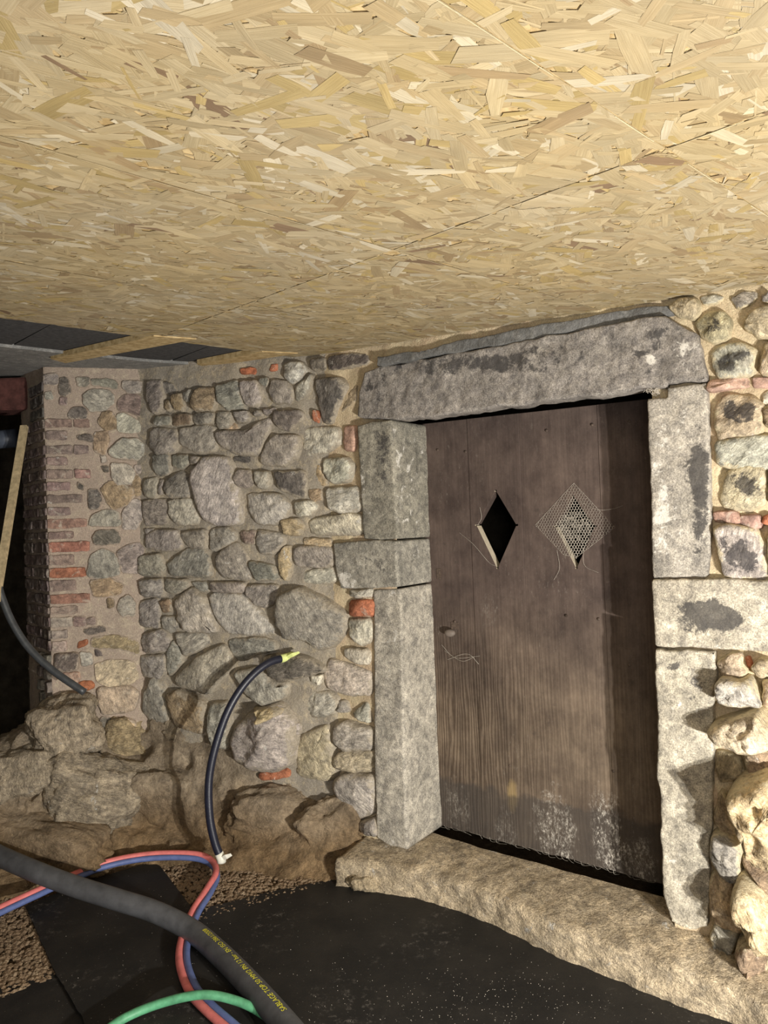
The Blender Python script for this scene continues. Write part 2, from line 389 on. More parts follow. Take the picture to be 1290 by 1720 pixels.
def sheet(name, pl, u0, u1, v0, v1, m, parent=None, step=.02, amp=.010, skip=None, n0=0, **k):
    nu = max(2, int((u1-u0)/step)); nv = max(2, int((v1-v0)/step)); V = []; F = []
    for j in range(nv+1):
        for i in range(nu+1):
            u = u0+(u1-u0)*i/nu; v = v0+(v1-v0)*j/nv; p = pl.pt(u, v, 0)
            V.append(pl.pt(u, v, n0+amp*fbm(p*9, 4)))
    for j in range(nv):
        for i in range(nu):
            if skip and skip(u0+(u1-u0)*(i+.5)/nu, v0+(v1-v0)*(j+.5)/nv): continue
            a = j*(nu+1)+i; F.append((a, a+1, a+nu+2, a+nu+1))
    return mk(name, V, F, m, parent, loc=(0, 0, 0), **k)
def box(name, cx, size, m, parent=None, rot=0, bev=.004, **k):
    bm = bmesh.new(); bmesh.ops.create_cube(bm, size=1)
    bmesh.ops.scale(bm, vec=size, verts=bm.verts)
    if bev: bmesh.ops.bevel(bm, geom=bm.edges[:], offset=bev, segments=2, affect='EDGES')
    me = bpy.data.meshes.new(name); bm.to_mesh(me); bm.free(); me.materials.append(m)
    o = link(bpy.data.objects.new(name, me)); o.location = cx; o.rotation_euler = (0, 0, rot)
    if parent: o.parent = parent; o.location = Vector(cx)-Vector(parent.get('wloc', (0, 0, 0)))
    o['wloc'] = tuple(cx); return tag(o, **k)
def catmull(P, per=10):
    P = [Vector(p) for p in P]; P = [P[0]*2-P[1]]+P+[P[-1]*2-P[-2]]; out = []
    for i in range(1, len(P)-2):
        a, b, c, d = P[i-1:i+3]
        for k in range(per):
            t = k/per; out.append(.5*((2*b)+(c-a)*t+(2*a-5*b+4*c-d)*t*t+(3*b-a-3*c+d)*t**3))
    out.append(P[-2]); return out
def tube(name, P, r, m, parent=None, seg=12, cap=True, hollow=False, **k):
    V = []; F = []; n = len(P); rr = r if callable(r) else (lambda t: r); up = None
    for i, p in enumerate(P):
        T = (P[min(i+1, n-1)]-P[max(i-1, 0)]).normalized()
        if up is None: up = T.orthogonal().normalized()
        up = (up-T*up.dot(T)).normalized(); sd = T.cross(up)
        for j in range(seg):
            a = 2*math.pi*j/seg; V.append(p+(up*math.cos(a)+sd*math.sin(a))*rr(i/(n-1)))
    for i in range(n-1):
        for j in range(seg): F.append((i*seg+j, i*seg+(j+1) % seg, (i+1)*seg+(j+1) % seg, (i+1)*seg+j))
    if cap:
        for s, base in ((0, 0), (1, (n-1)*seg)):
            f = [base+j for j in range(seg)]; F.append(f[::-1] if s == 0 else f)
    if hollow:  # dark bore at the far end
        T = (P[-1]-P[-2]).normalized(); F.pop(); b0 = len(V); c = P[-1]
        for dd, sc in ((0, .68), (-.03, .66)):
            for j in range(seg): V.append(c+(V[(n-1)*seg+j]-c)*sc+T*dd)
        for j in range(seg):
            j2 = (j+1) % seg; F.append(((n-1)*seg+j, (n-1)*seg+j2, b0+j2, b0+j)); F.append((b0+j, b0+j2, b0+seg+j2, b0+seg+j))
        F.append([b0+seg+j for j in range(seg)])
    return mk(name, V, F, m, parent, **k)
GREY = (.345, .325, .295); LIGHT = (.50, .475, .435); WHITE = (.66, .62, .54); BROWN = (.33, .26, .18); DARK = (.17, .155, .14)
BRICK = (.40, .155, .09); PINK = (.46, .31, .26); MAUVE = (.29, .225, .21); TAN = (.52, .42, .28); PALE = (.50, .43, .32)
COLS = dict(g=GREY, l=LIGHT, w=WHITE, b=BROWN, d=DARK, r=BRICK, p=PINK, m=MAUVE, t=TAN, y=PALE)
def vary(c, a=.14):
    f = 1+random.uniform(-a, a); return tuple(max(0, min(1, x*f*(1+random.uniform(-.04, .04)))) for x in c)
def table(pl, org, s, rows, parent, hdef=.03, **k):
    for row in rows:
        c = row[0]; pts = row[1]; kw = dict(k)
        if len(row) > 2: kw.update(row[2])
        h = kw.pop('h', hdef)*(random.uniform(.8, 1.25))
        P = [(org[0]+pts[i]*s, org[1]+pts[i+1]*s) for i in range(0, len(pts), 2)]
        nm = 'brick' if c in 'rp' else 'stone'
        if c in 'rp': kw['mat'] = M_BRICK
        stone(pl, P, h, vary(COLS[c]), nm, parent, **kw)
# ---------------------------------------------------------------- ceiling geometry
CA = W1.px(690, 573); CB = W1.px(1290, 478); CC = atz(0, 525, CA.z)
CN = (CB-CA).cross(CC-CA).normalized()
if CN.z < 0: CN = -CN
def ceil_z(x, y, d=0): return CA.z-(CN.x*(x-CA.x)+CN.y*(y-CA.y))/CN.z+d
print('ceil', CA, CB, CC, CN)
# ---------------------------------------------------------------- walls
ul = W1.uv(660, 705)[0]; ur = W1.uv(1092, 700)[0]; vt = W1.uv(900, 690)[1]
doorL, doorR = W1.uv(684, 1300)[0], W1.uv(1112, 1400)[0]
print('door opening', doorL, doorR, vt)
uJ = (W1.pt(0, 0)-Vector((J.x, J.y, 0))).length
TOPV = 2.26
wall_right = sheet('wall_right', W1, -uJ-.02, 1.75, -.05, TOPV, M_MORT1, step=.02, amp=.012,
    skip=lambda u, v: doorL-.01 < u < doorR+.03 and v < vt+.05, kind='structure')
wall_right['wloc'] = (0, 0, 0)
uC = (Vector((J.x, J.y, 0))-Vector((C.x, C.y, 0))).length
wall_back = sheet('wall_back', W2, -uC-.02, .03, -.05, TOPV, M_MORT2, step=.02, amp=.014, kind='structure')
uE = (Vector((C.x, C.y, 0))-Vector((E.x, E.y, 0))).length
wall_left = sheet('wall_left', W3, -uE, .02, .3, TOPV, M_MORT3, step=.015, amp=.006, n0=-.004, kind='structure')
uL = (L4-E).length if False else (Vector((L4.x, L4.y, 0))-Vector((E.x, E.y, 0))).length
wall_side = sheet('wall_reveal', W4, -uL, 0, .3, TOPV, M_MORT3, step=.015, amp=.005, n0=-.004, kind='structure')
for o in (wall_back, wall_left, wall_side): o['wloc'] = (0, 0, 0)
A = [
('g',[75,185,150,180,160,240,165,330,120,355,80,290]),('g',[160,190,215,200,235,240,200,260,165,240],{'h':.012}),('b',[175,280,200,285,205,330,190,345,165,310]),
('b',[210,260,260,245,265,300,265,345,230,335,210,300]),('g',[265,245,305,225,315,260,310,300,280,290]),('b',[330,225,420,215,430,270,420,330,330,340,312,300]),
('g',[435,210,545,180,560,250,580,320,500,335,450,290]),('l',[555,185,650,180,670,230,650,310,600,315,565,250]),('g',[720,180,800,185,830,230,820,290,740,295,710,240]),
('l',[790,90,880,85,900,130,850,185,820,195,775,145],{'h':.045}),('r',[565,120,635,115,640,145,565,145],{'h':.012}),('r',[725,100,755,95,755,130,715,130],{'h':.012}),
('g',[845,215,900,180,935,150,925,210,890,260,845,285]),('d',[950,175,1070,165,1110,210,1050,330,1030,395,985,400,965,300]),('b',[1130,240,1170,200,1160,280,1110,320,1080,340],{'h':.014}),
('r',[940,335,965,340,965,400,940,390],{'h':.02}),('d',[920,70,1000,65,1000,120,930,125]),('d',[1010,60,1120,45,1210,50,1215,90,1110,110,1020,125],{'h':.02}),('g',[660,175,700,165,710,190,695,215,670,200]),
('g',[115,365,205,365,210,410,120,415]),('b',[215,360,310,355,310,410,215,415]),('g',[320,350,420,345,420,400,330,410,315,380]),('g',[440,345,515,345,520,400,500,425,455,430,440,400]),
('g',[530,345,600,340,610,370,590,395,540,395]),('g',[615,340,665,335,670,360,630,370]),('g',[675,330,745,320,740,345,690,360]),('d',[740,340,870,335,890,370,850,400,800,440,760,420,735,380]),
('t',[480,400,540,400,560,430,480,435],{'h':.014}),
('g',[100,430,220,430,240,470,215,550,150,570,100,530,90,480]),('g',[250,430,400,410,430,430,440,540,360,560,290,530,245,500]),
('g',[435,445,590,440,660,390,720,370,700,440,650,570,540,560,470,520,435,480]),('g',[740,465,865,465,860,560,790,620,680,615,660,590,700,500]),
('w',[895,430,1060,420,1070,500,1010,540,920,575,890,530],{'h':.045}),('p',[1095,420,1155,420,1155,540,1100,540],{'h':.02}),
('g',[110,565,195,565,200,600,190,665,125,670,105,620]),('g',[205,570,290,565,300,600,270,635,220,630]),('g',[300,570,360,575,340,610,300,615]),
('l',[365,580,430,572,500,575,520,640,540,740,560,830,560,920,430,930,370,900,330,800,305,690,315,640],{'h':.05}),
('d',[530,575,615,575,610,605,530,600],{'h':.015}),('g',[545,645,610,645,620,700,600,735,550,730,535,690]),('l',[625,648,710,650,720,700,700,735,660,740,635,690]),
('d',[735,655,890,648,900,700,890,790,830,770,770,740,750,700]),('w',[985,590,1110,580,1140,620,1120,700,1030,710,990,660],{'h':.04}),
('t',[920,640,970,615,990,660,1010,720,950,730,920,700],{'h':.018}),('g',[70,690,130,680,140,740,125,790,70,780,60,730]),
('g',[180,690,250,650,300,670,300,785,200,785,170,740]),('g',[145,690,170,690,165,770,145,770]),
('g',[60,800,180,795,190,860,170,920,70,925,60,860]),('l',[195,800,310,790,340,880,350,920,240,925,195,870]),
('l',[590,765,760,765,820,830,800,880,740,925,650,920,600,850],{'h':.045}),('w',[835,810,930,800,960,830,920,880,850,880]),
('l',[1005,740,1170,730,1185,850,1080,865,1020,840]),('w',[920,900,1100,870,1185,880,1190,975,930,975]),('t',[775,900,860,895,880,940,860,980,790,975]),
('t',[915,745,980,740,990,800,950,805,920,790],{'h':.015})]
table(W2, (220, 580), .3256, [r for r in A if max(r[1][0::2]) < 1010], wall_back, .034)
table(W1, (220, 580), .3256, [r for r in A if max(r[1][0::2]) >= 1010], wall_right, .032)
B = [
('g',[70,945-921,120,945-921,120,60,75,60],{'h':.02}),('g',[70,60,130,30,240,35,260,110,240,135,120,135,75,120]),('g',[245,50,330,35,385,30,390,130,300,120,270,90]),
('g',[405,25,500,20,540,50,530,90,440,140,405,130]),('m',[555,40,640,35,640,100,600,105,565,80]),('g',[650,35,740,45,790,60,780,110,730,155,670,150,645,100]),
('t',[885,75,1040,80,1040,115,890,110],{'h':.018}),('g',[835,135,880,115,1040,125,1050,210,1000,225,850,215,835,180]),('w',[850,250,1040,225,1055,290,1000,310,870,300]),
('g',[40,170,150,155,165,230,150,265,40,265]),('g',[175,210,280,130,380,130,400,200,410,270,330,275,200,265]),('g',[440,160,540,90,590,160,620,260,600,290,470,275,440,220]),
('g',[600,190,740,220,750,290,640,290]),('t',[760,170,790,115,820,120,820,220,800,300,770,260]),('g',[40,295,155,285,165,360,150,380,50,370]),('g',[170,285,290,290,295,325,230,360,175,350]),
('g',[310,300,400,300,400,350,350,350],{'h':.018}),('g',[405,305,580,305,590,340,560,355,420,350]),('g',[600,320,760,315,750,390,700,430,640,420,590,360]),
('g',[45,400,140,385,145,480,140,535,40,525]),('b',[150,395,200,390,200,450,160,460]),('l',[205,400,300,330,380,380,420,500,440,560,280,560,230,500],{'h':.05}),
('l',[400,360,560,360,650,440,730,520,740,570,600,575,490,560,440,490],{'h':.05}),
('g',[755,370,850,330,900,350,1000,400,1110,470,1100,560,1030,640,960,660,880,600,780,600,740,530,730,460],{'h':.08}),
('l',[1125,345,1245,340,1240,380,1130,375]),('r',[1115,400,1245,400,1240,475,1120,470],{'h':.035}),('w',[1115,495,1230,495,1235,600,1190,630,1130,570]),('w',[1100,645,1230,650,1225,725,1160,720,1105,690]),
('w',[990,760,1020,700,1100,720,1235,770,1235,880,1130,885,1010,850],{'h':.04}),('w',[920,790,985,775,980,830,930,820]),
('g',[60,570,160,545,200,590,190,660,60,665,40,600]),('g',[160,480,230,480,250,540,200,560,165,540]),('g',[35,685,170,680,175,770,150,800,50,790]),('g',[185,660,215,600,265,680,250,730,195,790,180,730]),
('g',[230,565,370,570,400,610,330,660,280,680,250,620]),('g',[210,800,330,690,470,620,520,700,500,760,400,880,330,860,230,840],{'h':.06}),
('g',[490,600,680,590,740,620,740,650,650,670,560,710,520,670]),('d',[670,690,800,680,900,700,1000,760,900,790,760,810,720,790],{'h':.06}),
('g',[520,770,650,740,720,820,800,830,780,900,680,940,600,890],{'h':.06})]
table(W2, (220, 880), .3256, [r for r in B if max(r[1][0::2]) < 1045 or r[0] == 'g'], wall_back, .037)
table(W1, (220, 880), .3256, [r for r in B if max(r[1][0::2]) >= 1045 and r[0] != 'g'], wall_right, .032)
Cc = [
('g',[60,40,110,-40,150,0,170,120,190,190,100,190,50,130],{'h':.05}),('b',[170,50,230,30,330,70,360,110,340,250,240,220,200,150],{'h':.06}),
('l',[480,230,560,150,700,100,780,180,790,290,780,400,700,440,590,420,500,370,470,290],{'h':.12}),('g',[380,100,470,90,480,200,460,330,400,300,375,200],{'h':.07}),
('l',[820,60,880,25,970,40,1015,80,1000,140,920,165,830,140],{'h':.045}),('g',[1020,80,1060,85,1070,135,1020,130]),('l',[1085,140,1160,85,1175,190,1120,170]),
('g',[765,190,830,190,830,240,800,260,765,230]),('l',[1000,200,1050,185,1180,230,1175,320,1050,330,990,270],{'h':.045}),
('y',[820,300,850,240,960,200,975,300,1010,420,970,480,820,450],{'h':.07}),('y',[1000,370,1030,330,1190,340,1195,430,1080,430,1020,410],{'h':.045}),
('l',[1010,460,1060,440,1190,460,1195,560,1180,640,1110,670,1040,620,1010,530],{'h':.055}),('g',[1100,690,1200,660,1220,740,1150,740],{'h':.05}),
('t',[560,130,700,115,740,140,650,180,590,190],{'h':.14}),('r',[635,430,770,420,770,460,650,465],{'h':.05})]
table(W2, (220, 1150), .3411, [r for r in Cc if max(r[1][0::2]) < 980], wall_back, .032)
table(W1, (220, 1150), .3411, [r for r in Cc if max(r[1][0::2]) >= 980], wall_right, .032)
# left pillar face: flush rubble and brick
E1 = [
('g',[180,90,330,90,340,160,300,190,200,190]),('g',[345,110,560,110,640,150,640,220,500,190,360,170]),('g',[700,130,930,140,930,260,760,265,700,200]),
('g',[260,290,330,230,540,230,610,300,600,390,480,465,340,465,270,380]),('m',[640,360,700,290,800,270,900,300,950,380,980,500,920,540,800,480,650,460]),
('d',[95,490,140,425,280,430,305,480,300,550,110,545]),('b',[420,580,480,480,580,470,630,560,640,650,520,690,460,630]),('l',[640,500,720,490,900,590,940,640,880,710,650,700,640,640]),
('d',[190,740,340,720,380,760,370,815,210,780]),('b',[390,700,530,690,550,800,500,960,380,910]),('g',[545,910,620,820,700,770,870,770,960,850,1000,940,870,1010,640,990,560,960],{'h':.016}),
('l',[570,1040,780,1060,840,1150,800,1270,640,1290,580,1200],{'h':.016}),('g',[820,1070,980,1050,1010,1130,860,1160]),('d',[460,1080,540,1080,550,1140,500,1140]),
('b',[800,1200,890,1190,920,1380,850,1420,810,1300]),('b',[450,1330,560,1240,820,1310,840,1400,760,1500,600,1560,530,1480]),('d',[320,1340,420,1340,470,1440,420,1550,340,1560,320,1460]),
('g',[690,1600,830,1430,920,1480,930,1640,850,1780,700,1780]),('g',[340,1640,500,1560,650,1580,690,1740,330,1740]),('g',[450,960,510,960,520,1030,470,1040]),('d',[200,1250,270,1290,260,1350,210,1320]),
('g',[-180,60,-20,50,-20,170,-180,160]),('d',[0,100,80,90,130,250,60,300,0,280]),('g',[-170,260,-90,250,-60,330,-150,340]),('m',[0,310,90,320,80,400,0,390])]
table(W3, (100, 620), .1512, E1, wall_left, .009, tilt=.1, grow=.004, mat=M_STONEP)
E2 = [
('d',[260,110,300,55,450,50,490,110,480,160,280,165],{'h':.012}),('g',[250,250,340,200,430,230,480,320,480,410,300,440,220,420]),('g',[460,230,540,170,640,150,680,220,620,400,500,390,480,300]),
('b',[240,460,400,430,520,500,480,570,280,590]),('g',[490,600,560,570,610,640,600,740,500,740,460,680]),('b',[380,600,430,600,440,660,390,680]),('d',[190,850,350,820,380,860,220,890]),
('m',[110,750,210,750,210,820,110,820]),('m',[215,760,290,750,290,810,220,810]),('b',[250,920,450,890,640,950,640,1040,480,1000,260,990]),
('y',[280,1130,420,1090,600,1110,640,1230,560,1290,420,1330,300,1260]),('y',[300,1320,560,1300,640,1360,600,1500,350,1540,310,1440],{'h':.02}),('d',[280,1010,330,1010,350,1060,290,1060]),
('d',[330,1550,420,1560,400,1660,330,1660]),('t',[430,1560,600,1580,620,1720,400,1720],{'h':.03}),
('d',[-40,1045,150,1040,140,1170,20,1190,-40,1160],{'h':.03}),('p',[0,1210,150,1190,170,1240,140,1270,40,1270]),('r',[160,1270,260,1260,275,1315,215,1335,150,1310]),('r',[150,950,220,930,225,965,145,1000]),('l',[160,1030,260,1040,270,1120,180,1140])]
table(W3, (100, 880), .2094, E2, wall_left, .009, tilt=.1, grow=.004, mat=M_STONEP)
rows = [(704,718,149),(724,739,112),(748,763,150),(768,781,112),(789,804,152),(810,824,117),(831,845,138),(852,866,119),(872,887,146),(893,905,123),(911,928,150),(932,949,124),(954,970,143),(975,993,128),(998,1015,152),(1019,1032,130),(1037,1053,122),(1058,1073,114),(1076,1093,112)]
def brickrect(pl, u0, u1, v0, v1, col, parent, h=.006, lab=None):
    stone(pl, [(u0, v0), (u1, v0), (u1, v1), (u0, v1)], h, col, 'brick', parent, M_BRICK, back=.02, seg=20, flat=True, rough=1.3, smooth_it=1, q=.08, bevel=.004, inpx=False)
for i, (y0, y1, xr) in enumerate(rows):
    v1 = W3.uv(100, y0)[1]; v0 = W3.uv(100, y1)[1]; ue = W3.uv(xr, y0)[0]; us = -uE+.004
    redf = {0:.15, 8:.3, 10:.6, 12:.75, 14:.5, 4:.2}.get(i, .0)
    def bc(f): 
        a = MAUVE if i < 16 else (.38, .33, .29); return vary(tuple(a[k]*(1-f)+BRICK[k]*f for k in range(3)), .12)
    L = ue-us
    if L > .19:
        mid = us+(.10 if i % 2 else .115)
        brickrect(W3, us, mid, v0, v1, bc(redf*.3), wall_left); brickrect(W3, mid+.009, ue, v0, v1, bc(redf), wall_left)
    else: brickrect(W3, us, ue, v0, v1, bc(redf), wall_left)
    # reveal side, same courses
    js = [0, .105, .22, uL] if i % 2 else [0, .055, .21, .27, uL]
    js = [j for j in js if j <= uL]
    for a, c in zip(js[:-1], js[1:]):
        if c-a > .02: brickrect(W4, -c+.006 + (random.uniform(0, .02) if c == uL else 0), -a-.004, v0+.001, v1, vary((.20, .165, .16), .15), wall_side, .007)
# extra worn courses above and below on the reveal
for vv in [W3.uv(100, 704)[1]+.012+.0605*k for k in range(3)]:
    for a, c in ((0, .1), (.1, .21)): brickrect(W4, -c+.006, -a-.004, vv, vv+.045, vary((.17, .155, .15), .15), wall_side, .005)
for k in range(4):
    vv = W3.uv(100, 1093)[1]-.068-.062*k
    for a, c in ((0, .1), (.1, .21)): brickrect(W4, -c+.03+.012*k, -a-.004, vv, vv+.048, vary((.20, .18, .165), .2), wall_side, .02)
# right of the door
D2 = [
('y',[740,150,800,105,890,100,915,140,900,190,870,210,780,190],{}),('y',[885,240,940,180,1030,165,1080,230,1060,320,990,345,920,310],{'patch':.6}),
('y',[1160,220,1200,170,1290,150,1340,180,1340,330,1230,310,1170,270],{}),('l',[1250,80,1300,60,1320,130,1260,120],{}),('l',[910,95,1000,80,1040,95,1000,130,930,140],{'h':.02}),
('g',[1080,100,1180,60,1240,70,1200,130,1120,160],{'h':.02}),('l',[975,400,1020,360,1150,350,1230,400,1200,520,1100,540,1010,540,985,470],{'patch':.75}),
('p',[955,560,1190,535,1195,590,960,615],{'h':.03}),('p',[1200,545,1310,545,1310,600,1210,600],{'h':.02}),
('y',[1000,700,1040,640,1200,650,1260,700,1250,850,1150,870,1020,890,1000,800],{'patch':.9}),('b',[1265,720,1330,700,1330,830,1270,810],{}),
('l',[1000,900,1140,880,1290,870,1340,880,1340,1040,1100,1050,1010,1020],{}),('l',[1250,640,1320,600,1330,680,1270,690],{'h':.02}),('y',[1270,350,1340,340,1340,520,1250,520],{})]
table(W1, (900, 470), .3023, D2, wall_right, .042, grow=.012, mat=M_STONEY)
D3 = [
('y',[780,200,830,60,960,15,1110,20,1150,200,1130,330,1000,380,800,370,760,310],{'patch':.85}),('p',[690,410,900,400,930,500,700,490],{'h':.028}),
('p',[920,440,1090,430,1110,540,1050,550,940,500],{'h':.03}),('r',[1115,440,1200,420,1200,520,1110,500],{'h':.03}),
('l',[710,540,850,520,1060,560,1140,700,1150,990,880,970,800,930,760,780],{'patch':1.0}),('y',[1170,600,1260,560,1270,990,1180,990],{}),('y',[1160,40,1260,20,1270,380,1180,330],{})]
table(W1, (1060, 780), .1976, D3, wall_right, .045, grow=.012, mat=M_STONEY)
D4 = [
('y',[720,180,850,90,920,100,990,250,900,300,760,290],{'h':.07}),('y',[1020,200,1100,140,1200,150,1200,300,1060,290],{'h':.07}),
('l',[720,350,760,310,1000,320,1110,540,960,550,790,520,730,440],{'h':.10}),('y',[660,740,740,690,1060,600,1200,740,1200,880,1060,930,900,900,720,820],{'h':.15}),
('t',[1120,320,1300,300,1300,560,1130,540],{'h':.06}),('b',[970,930,1264,900,1264,1120,1020,1180,990,1060],{'h':.09}),
('b',[740,930,900,960,960,1150,760,1200,720,1050],{'h':.03}),('r',[960,130,1010,110,1030,200,990,230],{'h':.03})]
table(W1, (1060, 1080), .1976, D4, wall_right, .045, tilt=.1, mat=M_STONEY)
D5 = [
('g',[680,120,820,130,910,240,920,480,850,520,750,450,680,330],{'h':.09}),('t',[820,-220,900,-290,1164,-380,1400,-380,1400,360,1164,370,1060,340,960,230,860,-60],{'h':.24}),
('t',[860,620,900,540,1000,560,1164,700,1350,760,1350,1250,1164,1170,1080,1080,960,930,880,780],{'h':.22}),('t',[660,540,700,460,880,540,850,650,960,930,800,900,700,840,660,650],{'h':.07}),
('g',[670,1000,720,870,900,960,830,1170,740,1130],{'h':.09}),('b',[900,1070,1000,1020,1150,1180,1130,1350,980,1420,930,1200],{'h':.15}),
('g',[1060,1420,1120,1360,1250,1360,1250,1560,1080,1520],{'h':.18}),('b',[1000,1600,1060,1530,1250,1600,1250,1820,1010,1820],{'h':.18}),
('b',[940,300,1100,390,1250,400,1250,640,1100,620,980,470],{'h':.08}),('b',[760,-250,860,-120,900,120,760,110,700,-40],{'h':.06})]
table(W1, (1060, 1380), .1976, D5, wall_right, .045, tilt=.1, mat=M_STONEY)
# ---------------------------------------------------------------- dressed door surround
surround = empty('trim_1', (0, 0, 0), kind='structure')
def block(name, pts, h, col, **k):
    return stone(W1, pts, h, col, name, surround, M_DRESS, flat=True, smooth_it=1, q=.03, bevel=.007, seg=130, **k)
DG = (.27, .255, .235)
block('lintel', [(603,700),(604,660),(615,625),(640,616),(690,608),(760,595),(900,570),(1000,551),(1090,533),(1120,530),(1172,560),(1190,640),(1122,645),(1122,650),(1000,665),(900,678),(790,692),(700,703),(650,706)], .035, (.27, .255, .245), back=.035, rough=2, spots=[(760,610,140,22,.5),(900,600,120,30,.35),(1080,600,40,40,.4),(1092,605,16,12,-.9),(1155,590,34,55,-.4),(640,660,30,40,.4),(1105,560,30,12,.4)])
block('jamb_stone', [(604,716),(630,708),(661,706),(668,905),(640,907),(612,905)], .03, (.27,.26,.225), back=REC+.04, spots=[(640,760,22,60,.35),(672,800,10,90,-.35),(608,800,8,80,-.4)])
block('jamb_stone', [(562,912),(610,908),(668,908),(671,985),(640,988),(575,988),(565,950)], .03, (.30,.29,.26), back=REC+.04, spots=[(630,945,40,26,.3),(580,975,18,20,-.6)])
block('jamb_stone', [(626,992),(671,989),(676,1100),(682,1280),(689,1424),(660,1418),(638,1405),(632,1250)], .03, (.38,.36,.32), back=REC+.04)
block('jamb_stone', [(1090,672),(1121,668),(1122,652),(1188,644),(1192,700),(1195,900),(1188,967),(1096,972),(1093,820)], .03, (.38,.36,.33), back=REC-.03, spots=[(1176,830,17,120,.75),(1160,780,20,40,.35),(1110,820,18,160,-.35),(1130,710,24,50,-.35),(1125,920,26,50,-.3)])
block('jamb_stone', [(1096,974),(1190,971),(1290,975),(1340,976),(1340,1098),(1240,1090),(1101,1085)], .035, (.44,.41,.35), back=REC-.03, spots=[(1185,1035,60,34,.75),(1225,1040,30,25,.5),(1275,1030,30,50,-.3)])
block('jamb_stone', [(1101,1088),(1205,1092),(1200,1200),(1196,1400),(1190,1555),(1160,1562),(1127,1548),(1116,1500),(1108,1300)], .03, (.39, .365, .31), back=REC-.03, rough=2, spots=[(1130,1118,22,10,.6),(1170,1150,22,40,.4)])
stone(W1, [(640,601),(700,592),(800,568),(900,548),(1000,530),(1130,511),(1130,528),(1090,533),(1000,551),(900,570),(760,595),(690,608),(640,618)], .03, (.2,.2,.2), 'cement_bed', wall_right, M_CONC, flat=True, seg=90, smooth_it=0, bevel=.004, rough=2)
# soot-dark streak on the upper right jamb (a stain of the stone itself)
def stainpatch(): pass
# threshold
def sill():
    ridge = [(560,1446),(600,1450),(645,1457),(700,1466),(775,1486),(854,1519),(933,1556),(1069,1604),(1137,1632),(1228,1662),(1330,1720)]
    low = [(585,1486),(597,1484),(662,1493),(730,1512),(809,1547),(877,1567),(956,1607),(1058,1632),(1183,1683),(1239,1720),(1330,1775)]
    R = [atz(x, y, .098) for x, y in ridge]; Lo = [atz(x, y, -.005) for x, y in low]
    R = [ [ (p-W1.o).dot(W1.u), (p-W1.o).dot(W1.n)] for p in R]; Lo = [[(p-W1.o).dot(W1.u), (p-W1.o).dot(W1.n)] for p in Lo]
    def itp(T, u):
        if u <= T[0][0]: return T[0][1]
        for a, b in zip(T[:-1], T[1:]):
            if u <= b[0]: return a[1]+(b[1]-a[1])*(u-a[0])/(b[0]-a[0])
        return T[-1][1]
    nu = 150; u0 = -.22; u1 = 1.42; V = []; F = []; BK = [((p-W1.o).dot(W1.u), (p-W1.o).dot(W1.n)) for p in [atz(x, y, ZT) for x, y in ((722,1397),(806,1424),(900,1449),(1010,1479),(1116,1507))]]; BK = [(-1, BK[0][1]), (BK[0][0]-.02, BK[0][1])]+BK
    for i in range(nu+1):
        u = u0+(u1-u0)*i/nu; r = itp(R, u); l = max(itp(Lo, u), r+.004); bk = itp(BK, u)
        prof = []
        for k in range(15): t = k/14; prof.append((bk+(r-.012-bk)*t, ZT-(ZT-.104)*max(0, (t-.3)/.7)**1.5))
        prof.append((r, .092))
        for k in range(1, 8): t = k/7; prof.append((r+(l-r)*t, .092-(.10)*t))
        for j, (n_, z) in enumerate(prof):
            p = Vector((u*13, n_*13, z*13)); d = .010*fbm(p, 4)*(1 if j > 3 else .3); d2 = .006*fbm(p*1.7+Vector((5, 5, 5)), 3)
            V.append(W1.pt(u, z+d*.7, n_+(d+d2 if j > 12 else 0)))
    m = 23
    for i in range(nu):
        for j in range(m-1): a = i*m+j; F.append((a, a+1, a+m+1, a+m))
    F.append(list(range(m))[::-1]); F.append([nu*m+j for j in range(m)])
    return mk('threshold', V, F, M_SILL, surround, color=(.46, .385, .28))
sill()
# ---------------------------------------------------------------- door
def dl(x, y): 
    p = onplane(x, y, W1.o-W1.n*REC, W1.n)-W1.o; return p.dot(W1.u), p.z
dBL = dl(722, 1388); dBR = dl(1113, 1493); dTL = dl(696, 712); dTR = dl(1092, 668)
print('door', dBL, dBR, dTL, dTR, 'REC', REC)
DZ = min(dBL[1], dBR[1]); U0 = dTL[0]+.004
door = link(bpy.data.objects.new('door_1', None)); dloc = W1.pt(U0, dBL[1], -REC-.035); door.location = dloc; DEP = .035
door.rotation_euler = (0, 0, -A1); tag(door, kind='structure')
seams_b = [722, 803, 889, 1024, 1160]; seams_t = [695, 779, 869, 1003, 1150]
us = []
for i in range(5):
    ub = dl(seams_b[i], 1392+(seams_b[i]-722)*.28)[0]; ut = dl(seams_t[i], 712-(seams_t[i]-695)*.11)[0]
    us.append(((ub+ut)/2)-U0)
us[0] = 0.0
print('seams', us)
def dpt(x, y): q = dl(x, y); return (q[0]-U0, q[1]-dBL[1])
def diamond(cs, r=.006):
    P = [dpt(*c) for c in cs]; out = []
    cx = sum(p[0] for p in P)/4; cy = sum(p[1] for p in P)/4
    for i, p in enumerate(P):
        d = Vector((p[0]-cx, p[1]-cy)).normalized(); c = Vector(p); a0 = math.atan2(d.y, d.x)
        seq = [a0+math.radians(t) for t in (-130, -90, -45, 0, 45, 90, 130)]
        for a in seq: out.append((c.x+r*math.cos(a), c.y+r*math.sin(a)))
    return out
h1 = diamond([(793,882),(829,955),(862,882),(826,824)]); h2 = diamond([(926,884),(962,955),(994,884),(956,833)])
for h in (h1, h2):
    if polyarea(h) < 0: h.reverse()
